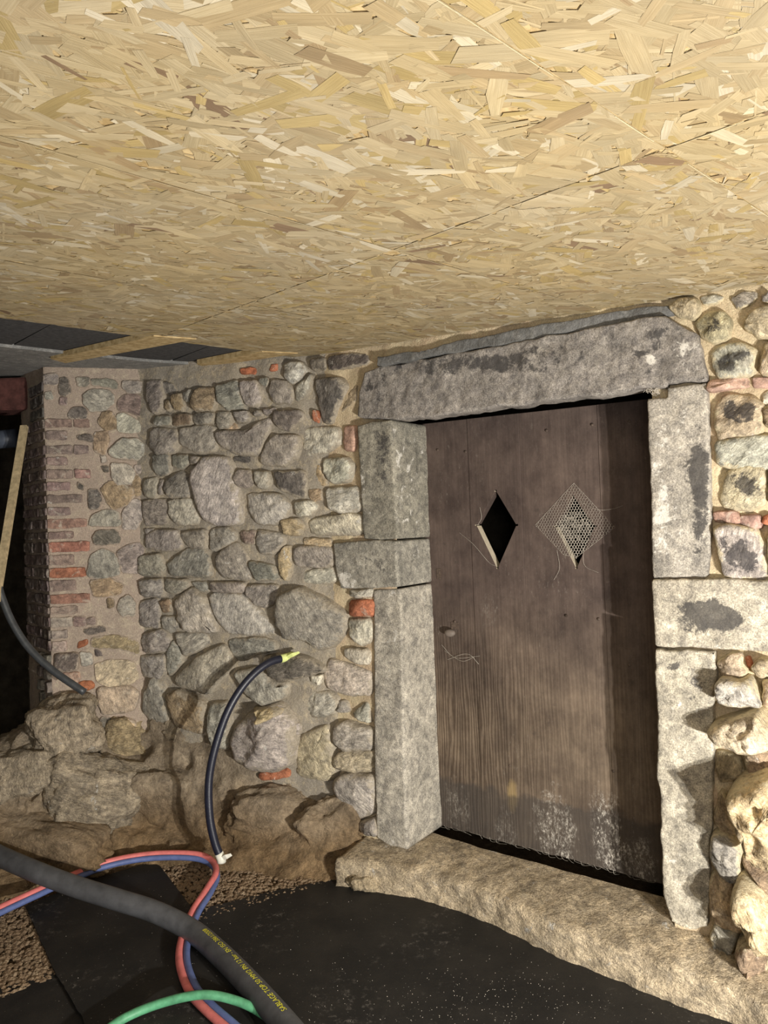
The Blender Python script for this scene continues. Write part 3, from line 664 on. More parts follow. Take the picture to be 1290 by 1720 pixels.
def plank(i):
    a = us[i]+(.0012 if i else 0); b = us[i+1]-.0012
    hb = lambda u: (dBR[1]-dBL[1])*min(1, u/(dBR[0]-dBL[0])); ht = lambda u: dTL[1]-dBL[1]+(dTR[1]-dTL[1])*u/(dTR[0]-dTL[0])
    out = []; nb = 10
    for k in range(nb+1):
        u = a+(b-a)*k/nb; out.append((u, hb(u)+.010*noise.noise(Vector((u*22, 3, 0)))))
    out += [(b, hb(b)*.5+ht(b)*.5)]
    out += [(b, ht(b)), (a, ht(a))]
    cu = bpy.data.curves.new('plank', 'CURVE'); cu.dimensions = '2D'; cu.fill_mode = 'BOTH'; cu.extrude = .0175; cu.bevel_depth = .0012; cu.bevel_resolution = 1
    loops = [out]
    for h in (h1, h2):
        m = sum(p[0] for p in h)/len(h)
        if a < m < b: loops.append(h[::-1])
    for L in loops:
        sp = cu.splines.new('POLY'); sp.points.add(len(L)-1)
        for p, q in zip(sp.points, L): p.co = (q[0], q[1], 0, 1)
        sp.use_cyclic_u = True
    t = bpy.data.objects.new('t', cu); S.collection.objects.link(t); bpy.context.view_layer.update()
    me = bpy.data.meshes.new_from_object(t.evaluated_get(bpy.context.evaluated_depsgraph_get()))
    bpy.data.objects.remove(t)
    for v in me.vertices: x, y, z = v.co; v.co = (x, -z+.0175+random.Random(i).uniform(-.002, .002), y)
    me.shade_flat(); me.materials.clear(); me.materials.append(M_DOOR); me.materials.append(M_LITRAWWOOD)
    for p in me.polygons:
        c = p.center
        if abs(p.normal.y) < .5 and len(loops) > 1 and a+.01 < c.x < b-.01 and .5 < c.z < 1.6 and p.normal.x > .3 and p.normal.z > .1: p.material_index = 1  # pale raw wood on lower-left hole faces only, painting that side lit
    o = link(bpy.data.objects.new('plank', me)); o.parent = door; return o
for i in range(4): plank(i)
def dlocal(x, y, off=0):  # point in the door's local frame
    q = dpt(x, y); return Vector((q[0], 0-off-.0, q[1]))
def lobj(name, V, F, m, smooth=True, parent=door):
    me = bpy.data.meshes.new(name); me.from_pydata([tuple(v) for v in V], [], F); me.materials.append(m)
    if smooth: me.shade_smooth()
    o = link(bpy.data.objects.new(name, me)); o.parent = parent; return o
def nail(x, y, r=.006):
    c = dlocal(x, y); V = []; F = []; n = 10
    for k, (rr, d) in enumerate(((r, .001), (r*.95, .003), (r*.6, .0055))):
        for j in range(n): a = 2*math.pi*j/n; V.append((c.x+rr*math.cos(a), -d, c.z+rr*math.sin(a)))
    for k in range(2):
        for j in range(n): F.append((k*n+j, k*n+(j+1) % n, (k+1)*n+(j+1) % n, (k+1)*n+j))
    F.append([2*n+j for j in range(n)]); lobj('nail_head', V, F, M_IRON)
for x, y in ((912,722),(989,712),(1052,706),(945,1036),(1000,1042),(757,1046),(728,755),(775,758),(1052,1120),(945,1036),(1025,1300),(850,1290)): nail(x, y)
def lbox(name, x, y, w, h, d, m, bev=.002, y0=0):
    c = dlocal(x, y); bm = bmesh.new(); bmesh.ops.create_cube(bm, size=1); bmesh.ops.scale(bm, vec=(w, d, h), verts=bm.verts)
    bmesh.ops.bevel(bm, geom=bm.edges[:], offset=bev, segments=2, affect='EDGES'); me = bpy.data.meshes.new(name); bm.to_mesh(me); bm.free(); me.materials.append(m)
    o = link(bpy.data.objects.new(name, me)); o.parent = door; o.location = (c.x, -d/2-y0, c.z); return o
pl_ = lbox('keyhole_plate', 730, 965, .022, .045, .003, M_IRON, .001); pl_['label'] = 'small dark metal keyhole plate'
kn = lbox('latch_plate', 757, 1053, .036, .030, .004, M_IRON, .001)
# worn latch knob: a lathed, slightly drooping knob
def knob():
    c = dlocal(754, 1062); V = []; F = []; n = 14; pr = [(.006, 0), (.006, .012), (.013, .016), (.019, .022), (.020, .030), (.015, .037), (.006, .040)]
    for r, d in pr:
        for j in range(n): a = 2*math.pi*j/n; V.append((c.x+r*1.25*math.cos(a), -d, c.z-.15*d+r*.8*math.sin(a)))
    for k in range(len(pr)-1):
        for j in range(n): F.append((k*n+j, k*n+(j+1) % n, (k+1)*n+(j+1) % n, (k+1)*n+j))
    F.append([(len(pr)-1)*n+j for j in range(n)]); o = lobj('latch_knob', V, F, plain('worn_knob_metal', (.17, .14, .12), .6, .2)); o['label'] = 'dull grey-brown turn knob'
knob()
# cobweb net stretched over the right diamond: a jittered honeycomb of threads
def rodmesh(segs, r=.0006):
    V = []; F = []
    for a, b in segs:
        a = Vector(a); b = Vector(b); T = (b-a)
        if T.length < 1e-5: continue
        T.normalize(); s = T.orthogonal().normalized(); t = T.cross(s); k = len(V)
        for p in (a, b):
            for j in range(3): an = 2*math.pi*j/3; V.append(p+(s*math.cos(an)+t*math.sin(an))*r)
        for j in range(3): F.append((k+j, k+(j+1) % 3, k+3+(j+1) % 3, k+3+j))
    return V, F
def tolocalworld(v): return door_M @ Vector(v)
bpy.context.view_layer.update(); door_M = door.matrix_world.copy()
def cobweb_net():
    out = [dpt(*c) for c in ((958,811),(1028,886),(1000,908),(962,938),(940,932),(893,882))]
    inn = [dpt(*c) for c in ((956,833),(994,884),(962,950),(926,884))]
    def inside(P, x, y):
        c = False; n = len(P)
        for i in range(n):
            (x1, y1), (x2, y2) = P[i], P[i-1]
            if (y1 > y) != (y2 > y) and x < (x2-x1)*(y-y1)/(y2-y1)+x1: c = not c
        return c
    segs = []; fine = []
    s = .0064
    cx, cy = dpt(960, 880)
    def jit(p): 
        k = Vector((p[0]*300, p[1]*300, 0)); return (p[0]+.0022*noise.noise(k), -.003+.0012*noise.noise(k+Vector((9, 9, 9))), p[1]+.0022*noise.noise(k+Vector((4, 7, 1))))
    seen = set()
    for i in range(-30, 31):
        for j in range(-30, 31):
            x = cx+i*s*1.732+(j % 2)*s*.866; y = cy+j*s*1.5
            vs_ = [(x+s*math.sin(math.radians(60*k)), y+s*math.cos(math.radians(60*k))) for k in range(6)]
            for k in range(6):
                a = vs_[k]; b = vs_[(k+1) % 6]; key = tuple(sorted(((round(a[0], 4), round(a[1], 4)), (round(b[0], 4), round(b[1], 4)))))
                m_ = ((a[0]+b[0])/2, (a[1]+b[1])/2)
                if key in seen or not inside(out, *m_): continue
                seen.add(key); (fine if inside(inn, *m_) else segs).append((jit(a), jit(b)))
    rr = random.Random(3)
    for _ in range(500):
        x = cx+rr.uniform(-.06, .06); y = cy+rr.gauss(0, .045)
        if inside(inn, x, y) and y < cy+.04:
            a = rr.uniform(0, 6.28); l = rr.uniform(.004, .012); segs.append(((x, -.004, y), (x+l*math.cos(a), -.002, y+l*math.sin(a))))
    for i in range(len(out)):
        a = out[i]; b = out[(i+1) % len(out)]; segs.append(((a[0], -.002, a[1]), (b[0], -.002, b[1])))
    V, F = rodmesh(segs, .00045); V2, F2 = rodmesh(fine, .0011)
    F2 = [tuple(i+len(V) for i in f) for f in F2]
    V = [tolocalworld(v) for v in V+V2]
    mk('cobweb', V, F+F2, M_WEB, smooth=False, label='diamond-shaped honeycomb cobweb stretched over the right diamond hole of the door', cat='cobweb')
cobweb_net()
def strands(name, lst, label, r=.0006, group=None):
    root = None
    for pts in lst:
        segs = []
        P = catmull([tolocalworld(Vector((dpt(x, y)[0], -.004-o, dpt(x, y)[1]))) for x, y, o in pts], 6)
        segs += list(zip(P[:-1], P[1:]))
        V, F = rodmesh(segs, r)
        if root is None: root = empty(name, P[0], label=label, cat='cobweb'); root['wloc'] = tuple(P[0])
        mk('strand', V, F, M_WEB, root, smooth=False)
strands('cobweb', [[(765,895,0),(790,915,.006),(815,945,.002),(828,952,0)],[(800,852,.002),(803,870,.003),(796,882,0)]], 'thin dusty strand running down to the left diamond hole')
strands('cobweb', [[(968,842,0),(1000,856,.01),(1025,855,.012),(1042,849,0)],[(930,925,0),(935,955,.004),(925,975,0)],[(975,920,0),(977,950,.004),(1000,963,0)]], 'loose strands trailing off the honeycomb cobweb', .0005)
strands('cobweb', [[(735,1085,0),(760,1106,.01),(800,1104,0)],[(745,1110,0),(780,1100,.008),(798,1118,0)],[(740,1095,.0),(770,1112,.006),(790,1106,0)]], 'small cobweb tuft below the door knob', .0007)
rr = random.Random(5)
strands('cobweb', [[(x, 1386+(x-722)*.2685, 0), (x+rr.uniform(2, 8), 1387+(x-722)*.2685+rr.uniform(0, 6), .002), (x+rr.uniform(10, 22), 1388+(x+15-722)*.2685+rr.uniform(0, 3), 0)] for x in range(728, 1090, 11)], 'ragged cobweb fringe hanging along the bottom edge of the door', .0004)
def tuftmesh():
    segs = []; rr = random.Random(8)
    for _ in range(46):
        p = W1.px(1098+rr.gauss(0, 7), 653+rr.gauss(0, 5), .02); a = p; 
        for k in range(4):
            b = a+Vector((rr.gauss(0, .006), rr.gauss(0, .004), rr.gauss(0, .006))); segs.append((a, b)); a = b
    V, F = rodmesh(segs, .0007); mk('cobweb', V, F, M_WEB, smooth=False, label='tangled grey cobweb clump under the right end of the stone lintel', cat='cobweb')
tuftmesh()
# enclosure behind the door, coloured dark so its gaps read unlit
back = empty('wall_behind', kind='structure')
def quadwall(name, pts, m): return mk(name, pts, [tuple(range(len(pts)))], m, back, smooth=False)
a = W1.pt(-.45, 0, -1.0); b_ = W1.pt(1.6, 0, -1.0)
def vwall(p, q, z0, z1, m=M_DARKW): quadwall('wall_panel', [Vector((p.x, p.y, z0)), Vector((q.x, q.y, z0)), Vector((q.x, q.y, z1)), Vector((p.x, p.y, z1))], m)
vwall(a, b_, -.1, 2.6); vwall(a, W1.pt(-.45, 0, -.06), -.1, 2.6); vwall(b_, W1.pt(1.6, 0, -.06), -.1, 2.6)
# ---------------------------------------------------------------- floor
floor = None
def floor_mesh():
    V = []; F = []; nx, ny = 150, 150; x0, x1, y0, y1 = -2.6, 1.6, .3, 3.4
    for j in range(ny+1):
        for i in range(nx+1):
            x = x0+(x1-x0)*i/nx; y = y0+(y1-y0)*j/ny; V.append((x, y, -.016+.008*fbm(Vector((x*7, y*7, 0)), 3)))
    for j in range(ny):
        for i in range(nx): a = j*(nx+1)+i; F.append((a, a+1, a+nx+2, a+nx+1))
    n = len(V); V += [(-3.4, -1.6, -.02), (2.6, -1.6, -.02), (2.6, .3, -.02), (-3.4, .3, -.02), (-3.4, 5.4, -.03), (-2.6, .3, -.02), (-2.6, 3.4, -.02), (1.6, 3.4, -.03), (2.6, 5.4, -.03)]
    F += [(n, n+1, n+2, n+3), (n+3, n+5, n+6, n+4), (n+4, n+6, n+7, n+8)]
    return mk('floor', V, F, M_SOIL, loc=(0, 0, 0), kind='structure')
floor = floor_mesh(); floor['wloc'] = (0, 0, 0)
def gravel():
    V = []; F = []; ico = bmesh.new(); bmesh.ops.create_icosphere(ico, subdivisions=1, radius=1); iv = [v.co.copy() for v in ico.verts]; jf = [tuple(v.index for v in f.verts) for f in ico.faces]; ico.free()
    rr = random.Random(2)
    def inside(P, x, y):
        c = False
        for i in range(len(P)):
            (x1, y1), (x2, y2) = P[i], P[i-1]
            if (y1 > y) != (y2 > y) and x < (x2-x1)*(y-y1)/(y2-y1)+x1: c = not c
        return c
    for poly, cnt, sz in (([(-60,1545),(45,1515),(100,1640),(0,1680),(-80,1690)], 1300, .008), ([(250,1440),(330,1430),(400,1440),(480,1465),(560,1482),(330,1550)], 1900, .0068), ([(-60,1500),(250,1448),(250,1470),(40,1535),(-60,1560)], 400, .006)):
        xs = [p[0] for p in poly]; ys = [p[1] for p in poly]; k = 0
        while k < cnt:
            x = rr.uniform(min(xs), max(xs)); y = rr.uniform(min(ys), max(ys))
            if not inside(poly, x, y): continue
            k += 1; p = atz(x, y, -.004); r = sz*rr.uniform(.45, 1.5); b = len(V); q = Vector((rr.random()*9, rr.random()*9, 0))
            R = Matrix.Rotation(rr.uniform(0, 6.28), 3, 'Z')
            for v in iv:
                d = 1+.5*noise.noise(v*1.3+q); V.append(p+R@Vector((v.x*r*1.25*d, v.y*r*.9*d, v.z*r*.7*d+r*.15)))
            F += [tuple(b+i for i in f) for f in jf]
    mk('gravel', V, F, mortar_mat('gravel_brown', (.27, .19, .12), (.20, .14, .09), (.36, .28, .19)), floor, smooth=False, loc=(0, 0, 0), kind='stuff')
gravel()
def grit():
    V = []; F = []; rr = random.Random(21)
    for _ in range(620):
        if rr.random() < .6: x, y = rr.gauss(800, 150), rr.gauss(1680, 34)
        else: x, y = rr.uniform(100, 1150), rr.uniform(1490, 1720)
        if y < 1500+max(0, (x-650))*.35+12 and x > 560: continue
        p = atz(x, y, .0105 if x < 330 else .0025); r = rr.uniform(.0004, .0013); k = len(V)
        V += [p+Vector((rr.uniform(.6, 1.3)*r*a, rr.uniform(.6, 1.3)*r*b, r*c)) for a, b, c in ((1, 0, 0), (-.5, .8, 0), (-.5, -.8, 0), (0, 0, 1.2))]
        F += [(k, k+1, k+3), (k+1, k+2, k+3), (k+2, k, k+3)]
    mk('grit', V, F, plain('pale_grit', (.62, .57, .48), .9), floor, smooth=False, loc=(0, 0, 0), kind='stuff')
grit()
def rubbermat(pts, z, label):
    W = [atz(x, y, z) for x, y in pts]; P = [(p.x, p.y) for p in W]
    if polyarea(P) < 0: P.reverse()
    P = resample(P, 220); n = len(P); P = [(x+.003*noise.noise(Vector((x*90, y*90, z))), y+.003*noise.noise(Vector((x*90, y*90, z+7)))) for x, y in P]
    V = [(x, y, z) for x, y in P]+[(x, y, z-.0055) for x, y in P]
    F = [tuple(range(n)), tuple(range(2*n-1, n-1, -1))]+[(i+n, (i+1) % n+n, (i+1) % n, i) for i in range(n)]
    mk('rubber_mat', V, F, M_MAT, smooth=False, label=label, cat='mat')
rubbermat([(-60,1680),(87,1632),(150,1650),(260,1900),(-60,1900)], .001, 'black rubber floor mat in the lower left corner beside the gravel patch')
rubbermat([(325,1530),(450,1498),(570,1474),(640,1475),(720,1500),(850,1545),(1000,1600),(1160,1665),(1250,1710),(1330,1760),(1330,2200),(250,2200)], .002, 'large dusty black rubber floor mat in front of the doorstep')
rubbermat([(43,1521),(150,1478),(240,1452),(267,1452),(325,1528),(460,1780),(520,1900),(190,1900),(138,1709),(91,1630)], .010, 'black rubber floor mat under the hoses with jagged left edge')
# ---------------------------------------------------------------- bedrock
rock = empty('bedrock_ledge', kind='structure')
def bedrock():
    cols = [(-330, [(1330,3.25),(1400,3.1),(1480,3.0),(1600,2.8)]), (-200, [(1310,3.2),(1370,3.06),(1450,2.95),(1570,2.77)]), (-90, [(1290,3.15),(1345,3.02),(1420,2.92),(1535,2.74)]), (0, [(1258,3.2),(1330,3.05),(1400,2.98),(1512,2.79)]), (70, [(1215,3.32),(1290,3.18),(1390,3.07),(1482,2.92)]),
        (140, [(1190,3.42),(1280,3.26),(1380,3.12),(1464,2.99)]), (240, [(1190,3.48),(1270,3.33),(1375,3.2),(1452,3.05)]), (340, [(1215,3.33),(1295,3.22),(1390,3.13),(1458,3.0)]),
        (440, [(1285,3.20),(1340,3.10),(1410,3.0),(1482,2.85)]), (520, [(1318,3.15),(1360,3.03),(1420,2.94),(1488,2.82)]), (590, [(1375,3.02),(1400,2.97),(1440,2.88),(1488,2.80)]), (645, [(1425,2.90),(1440,2.86),(1460,2.82),(1490,2.74)])]
    ctrl = []
    for x, ys in cols:
        c = [aty(x, y, Y) for y, Y in ys]; c = [v+Vector((0, .05, 0)) for v in c]; c[-1].z = min(c[-1].z, -.01)
        c = [c[0]+Vector((0, .35, .02))]+c+[c[-1]+Vector((0, -.02, -.05))]; ctrl.append(c)
    m = len(ctrl[0]); rowsM = [catmull([c[k] for c in ctrl], 22) for k in range(m)]
    nC = len(rowsM[0]); V = []; F = []
    colsM = [catmull([rowsM[k][i] for k in range(m)], 16) for i in range(nC)]; nR = len(colsM[0])
    for i in range(nC):
        for j in range(nR):
            p = colsM[i][j]; q = p*3.3; r1 = 1-abs(noise.noise(q))*2; r2 = 1-abs(noise.noise(q*2.7+Vector((4, 4, 4))))*2
            r3 = 1-abs(noise.noise(q*5.1+Vector((1, 8, 2))))*2; kx = max(.25, min(1, (-p.x-.55)/.4)); d = (.050*r1+.034*r2+.016*r3)*kx+(.045-.02*kx)*fbm(p*6, 5)+.006*noise.noise(p*40)-.03*kx
            fade = min(1, (nR-1-j)/14); d *= fade; V.append(p+Vector((-.15*d, -.75*d, .6*d)))
    for i in range(nC-1):
        for j in range(nR-1): a = i*nR+j; F.append((a, a+1, a+nR+1, a+nR))
    b = NB('bedrock_earthy'); p = b.pos(); z = b.n('ShaderNodeSeparateXYZ', {0: p}).outputs[2]
    c = b.mix(b.ramp(b.math('ADD', z, b.math('MULTIPLY', b.noise(5, p), .3)), .22, .48), (.26, .18, .10), (.36, .30, .225))
    c = b.mix(1.0, c, b.ramp(b.noise(8, p, 7, .75, .6), .36, .64, (.58, .56, .54), (1.4, 1.38, 1.34)), 'MULTIPLY')
    c = b.mix(1.0, c, b.ramp(b.noise(45, p, 5, .8), .35, .65, (.72,)*3, (1.25,)*3), 'MULTIPLY')
    c = b.mix(b.math('MULTIPLY', b.ramp(b.noise(120, p, 3, .7), .6, .68), .5), c, (.5, .38, .22))
    b.out(c, b.bump(b.math('ADD', b.noise(16, p, 8, .75, .5), b.math('MULTIPLY', b.noise(90, p, 4, .75), .5)), 1.0, .022), .9)
    mk('rock_face', V, F, b.m, rock, loc=(0, 0, 0))
    return b.m
M_EARTH = bedrock()
def boulder(x, y, Y, rx, ry, rz, col, seed, rot=0, tilt=0, name='boulder', m=None):
    bm = bmesh.new(); bmesh.ops.create_icosphere(bm, subdivisions=5, radius=1); s = Vector((seed*3.7, seed*1.9, seed))
    for v in bm.verts:
        c = v.co.copy(); k = max(abs(c.x), abs(c.y), abs(c.z)); c = c*(1-.35)+c/k*.35*.85
        d = 1+.30*noise.noise(c*1.1+s)-.22*abs(noise.noise(c*1.9+s))-.10*abs(noise.noise(c*4.3+s))+.05*noise.noise(c*9+s)+.02*noise.noise(c*24+s); c = c*d; v.co = (c.x*rx, c.y*ry, c.z*rz)
    bmesh.ops.rotate(bm, matrix=Matrix.Rotation(tilt, 3, 'Y') @ Matrix.Rotation(rot, 3, 'Z'), verts=bm.verts)
    me = bpy.data.meshes.new(name); bm.to_mesh(me); bm.free(); me.shade_smooth(); me.materials.append(m or M_ROCK)
    o = link(bpy.data.objects.new(name, me)); o.location = aty(x, y, Y); o.color = (*col, 1); o.parent = rock; return o
boulder(112, 1218, 3.25, .175, .15, .15, (.42, .36, .28), 1)
boulder(205, 1238, 3.42, .14, .1, .12, (.38, .31, .20), 2)
boulder(75, 1418, 3.04, .34, .14, .12, (.36, .30, .22), 3, -.25, .16, m=M_EARTH)
boulder(160, 1330, 3.22, .25, .16, .18, (.36, .31, .24), 4, .3, .35)
boulder(20, 1300, 3.17, .27, .16, .13, (.36, .31, .24), 5, .2, -.15)
boulder(310, 1222, 3.42, .12, .09, .11, (.33, .28, .21), 6)
boulder(-10, 1490, 2.92, .26, .10, .09, (.30, .25, .17), 8, m=M_EARTH)
boulder(470, 1375, 3.16, .27, .13, .17, (.34, .27, .18), 9, .2, .1, m=M_EARTH)
boulder(560, 1400, 3.03, .17, .12, .16, (.34, .27, .18), 12, .1, -.3, m=M_EARTH)
boulder(270, 1330, 3.30, .17, .12, .14, (.34, .27, .18), 13, .1, .3, m=M_EARTH)
boulder(612, 1480, 2.80, .07, .05, .035, (.36, .30, .21), 11)
# ---------------------------------------------------------------- left opening
opening = empty('opening_1', kind='structure')  # plain wall opening onto a dark corridor
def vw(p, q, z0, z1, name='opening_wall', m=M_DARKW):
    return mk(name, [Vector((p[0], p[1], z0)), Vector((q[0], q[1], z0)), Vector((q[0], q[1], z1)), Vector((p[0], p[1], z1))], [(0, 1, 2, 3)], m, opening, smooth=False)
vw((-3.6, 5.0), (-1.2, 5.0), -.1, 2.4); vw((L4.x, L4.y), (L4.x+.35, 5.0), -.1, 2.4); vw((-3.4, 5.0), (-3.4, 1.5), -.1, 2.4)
tag(box('beam', aty(-40, 662, 3.5)+Vector((0, .1, 0)), (.56, .16, .16), M_BEAM, bev=.006), 'dark red-brown beam end over the dark opening at upper left', 'beam')
tag(tube('drain_pipe', [aty(-90, 745, 3.9), aty(-40, 742, 3.88), aty(2, 738, 3.85), aty(27, 736, 3.84)], .05, M_PIPEB, seg=24), 'blue-grey pipe end in the dark opening under the beam', 'pipe')
def batten():
    a = aty(42, 716, 3.36); b = aty(-6, 1010, 3.02); T = (b-a).normalized(); s = Vector((1, 0, 0)); s = (s-T*s.dot(T)).normalized(); t = T.cross(s)
    V = [a+s*x+t*y for x, y in ((-.018, -.011), (.012, -.011), (.012, .011), (-.018, .011))]+[b+s*x+t*y for x, y in ((-.018, -.011), (.012, -.011), (.012, .011), (-.018, .011))]
    F = [(0, 1, 2, 3), (7, 6, 5, 4), (0, 4, 5, 1), (1, 5, 6, 2), (2, 6, 7, 3), (3, 7, 4, 0)]
    mk('wood_batten', V, F, plain('pale_batten', (.50, .40, .24), .8, .3, 50), smooth=False, label='thin pale wooden batten leaning against the brick pillar', cat='batten')
batten()
tag(tube('plastic_pipe', catmull([aty(-110, 640, 3.15), aty(-70, 780, 3.1), aty(-40, 880, 3.05), aty(-15, 940, 3.05), aty(2, 1000, 3.05), aty(22, 1048, 3.05), aty(50, 1090, 3.05), aty(90, 1127, 3.05), aty(142, 1163, 3.05)], 8), .0155, plain('black_pipe', (.05, .055, .06), .4, .3, 30, .5), seg=16, hollow=True), 'thin black pipe curving out from the left and ending open beside the brick pillar', 'pipe')
# ---------------------------------------------------------------- ceiling
ceiling = empty('ceiling', kind='structure')
WD = Vector((.738, .674)); WP = Vector((.674, -.738))   # along the boards / across them
def clip(P, a, b, c):   # keep a*x+b*y+c>=0
    out = []
    for i in range(len(P)):
        p = P[i]; q = P[(i+1) % len(P)]; dp = a*p[0]+b*p[1]+c; dq = a*q[0]+b*q[1]+c
        if dp >= 0: out.append(p)
        if (dp >= 0) != (dq >= 0): t = dp/(dp-dq); out.append((p[0]+(q[0]-p[0])*t, p[1]+(q[1]-p[1])*t))
    return out
def half(pl, off): return (pl.n.x, pl.n.y, -(pl.n.x*pl.o.x+pl.n.y*pl.o.y)-off)
room = [half(W1, .006), half(W2, .0)]
WL = -2.555
FV = []; boards = []
ws = [WL, -1.90, -1.225, -.545, .13, .805, 1.48, 2.15]
qs = [-3.2, -1.3, 1.18, 3.68]
for i in range(len(ws)-1):
    for j in range(len(qs)-1):
        sh = 0 if j else 0
        w0, w1, q0, q1 = ws[i]+.0012, ws[i+1]-.0012, qs[j]+.0012, qs[j+1]-.0012
        if i >= 4: q0 += -1.0 if j else 0; q1 += -1.0
        P = [tuple(WP*w_+WD*q_) for w_, q_ in ((w0, q0), (w1, q0), (w1, q1), (w0, q1))]
        if polyarea(P) < 0: P.reverse()
        edges = []
        for k in range(4):
            (x1, y1), (x2, y2) = P[k], P[(k+1) % 4]; nx, ny = -(y2-y1), (x2-x1); L = math.hypot(nx, ny); nx /= L; ny /= L; edges.append((nx, ny, -(nx*x1+ny*y1)))
        P2 = P
        for hp in room+[(0, 1, 1.5), (1, 0, 3.2), (-1, 0, 2.4)]: P2 = clip(P2, *hp) if len(P2) > 2 else P2
        if len(P2) < 3 or abs(polyarea(P2)) < .01: continue
        n = len(P2); V = [(x, y, ceil_z(x, y, .004)) for x, y in P2]+[(x, y, ceil_z(x, y, .016)) for x, y in P2]
        F = [tuple(range(n))[::-1], tuple(range(n, 2*n))]+[(a, (a+1) % n, (a+1) % n+n, a+n) for a in range(n)]
        bo = mk('osb_board', V, F, M_OSB, ceiling, smooth=False); boards.append((bo, edges, P2, P))
def flakes(bo, cons, P2, P4, rr, dens=3000):
    xs = [p[0] for p in P2]; ys = [p[1] for p in P2]
    V = []; F = []; UV = []; CO = []
    area_ = (max(xs)-min(xs))*(max(ys)-min(ys)); N = int(area_*dens)
    pal = [((.45, .375, .235), 7), ((.48, .41, .27), 3), ((.41, .33, .20), 3.5), ((.56, .51, .39), 1.3), ((.34, .26, .155), .8), ((.43, .34, .165), 1.3), ((.24, .17, .11), .12)]
    for _ in range(N):
        x = rr.uniform(min(xs), max(xs)); y = rr.uniform(min(ys), max(ys))
        if any(a*x+b*y+c < 0 for a, b, c in cons): continue
        if y < .55: continue
        pp = proj(Vector((x, y, ceil_z(x, y))))
        if pp is None or not (-520 < pp[0] < 1750 and -420 < pp[1] < 640): continue
        kind = rr.random(); L = rr.uniform(.05, .15) if kind < .7 else rr.uniform(.02, .06); Wd = L*rr.uniform(.12, .32) if kind < .7 else L*rr.uniform(.1, .5)
        if kind > .9: L = rr.uniform(.05, .13); Wd = rr.uniform(.002, .006)
        ang = math.atan2(WD.y, WD.x)-.3+rr.gauss(0, .6) if rr.random() < .8 else rr.uniform(0, math.pi)
        ca, sa = math.cos(ang), math.sin(ang); hl, hw = L/2, Wd/2; sk = rr.uniform(-.4, .4)*Wd
        loc = [(-hl+rr.uniform(0, .2)*Wd, -hw), (0, -hw*rr.uniform(.8, 1.1)), (hl-sk, -hw*rr.uniform(.5, 1)), (hl-rr.uniform(0, .5)*Wd, hw*rr.uniform(.2, 1)), (0, hw*rr.uniform(.85, 1.1)), (-hl-sk, hw*rr.uniform(.4, 1))]
        Pw = [(x+u*ca-v*sa, y+u*sa+v*ca) for u, v in loc]
        for cc in cons:
            if min(cc[0]*p[0]+cc[1]*p[1]+cc[2] for p in Pw) < 0: Pw = clip(Pw, *cc)
            if len(Pw) < 3: break
        if len(Pw) < 3: continue
        d0 = rr.uniform(0, .0016); tx = rr.gauss(0, .0003)/hl*.8; ty = rr.gauss(0, .00012)/max(hw, .002)*.5
        ty = max(-.06, min(.06, ty))
        r = rr.uniform(0, sum(p[1] for p in pal)); col = pal[0][0]
        for c, wgt in pal:
            r -= wgt
            if r < 0: col = c; break
        f = rr.uniform(.86, 1.12); col = tuple(min(.95, q*f) for q in col); k = len(V); ou, ov = rr.uniform(0, 60), rr.uniform(0, 60)
        for px_, py_ in Pw:
            u = (px_-x)*ca+(py_-y)*sa; v = -(px_-x)*sa+(py_-y)*ca
            V.append((px_, py_, ceil_z(px_, py_, .003-d0+tx*u+ty*v))); UV.append((u+ou, v+ov)); CO.append(col)
        F.append(tuple(range(k, k+len(Pw)))[::-1])
    for k in (0, 1):  # pale strips along the joints, colour stands in for lit board edges
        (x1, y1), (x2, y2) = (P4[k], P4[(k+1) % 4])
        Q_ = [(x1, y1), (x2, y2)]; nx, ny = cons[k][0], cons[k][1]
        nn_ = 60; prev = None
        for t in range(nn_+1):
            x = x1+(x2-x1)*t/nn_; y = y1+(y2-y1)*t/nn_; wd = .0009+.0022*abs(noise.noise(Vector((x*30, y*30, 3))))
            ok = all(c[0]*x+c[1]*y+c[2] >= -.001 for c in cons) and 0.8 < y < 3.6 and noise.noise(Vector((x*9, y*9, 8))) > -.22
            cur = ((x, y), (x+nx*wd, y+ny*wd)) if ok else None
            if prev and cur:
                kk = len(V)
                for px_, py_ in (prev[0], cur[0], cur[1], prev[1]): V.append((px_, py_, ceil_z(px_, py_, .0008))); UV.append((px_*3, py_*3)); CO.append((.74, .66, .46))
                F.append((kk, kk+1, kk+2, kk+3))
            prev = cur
    if not V: return
    o = mk('flakes', V, F, M_OSBF, None, smooth=False, loc=(0, 0, 0), kind='stuff'); o.parent = bo; o.location = -Vector(bo['wloc'])
    me = o.data; uvl = me.uv_layers.new(name='UVMap'); ca_ = me.color_attributes.new('fcol', 'FLOAT_COLOR', 'POINT')
    for i, c in enumerate(CO): ca_.data[i].color = (*c, 1)
    for l in me.loops: uvl.data[l.index].uv = UV[l.vertex_index]
rr = random.Random(11)
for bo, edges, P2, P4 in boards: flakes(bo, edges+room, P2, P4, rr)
print('flakes', sum(len(o.data.polygons) for o in bpy.data.objects if o.name.startswith('flakes')))
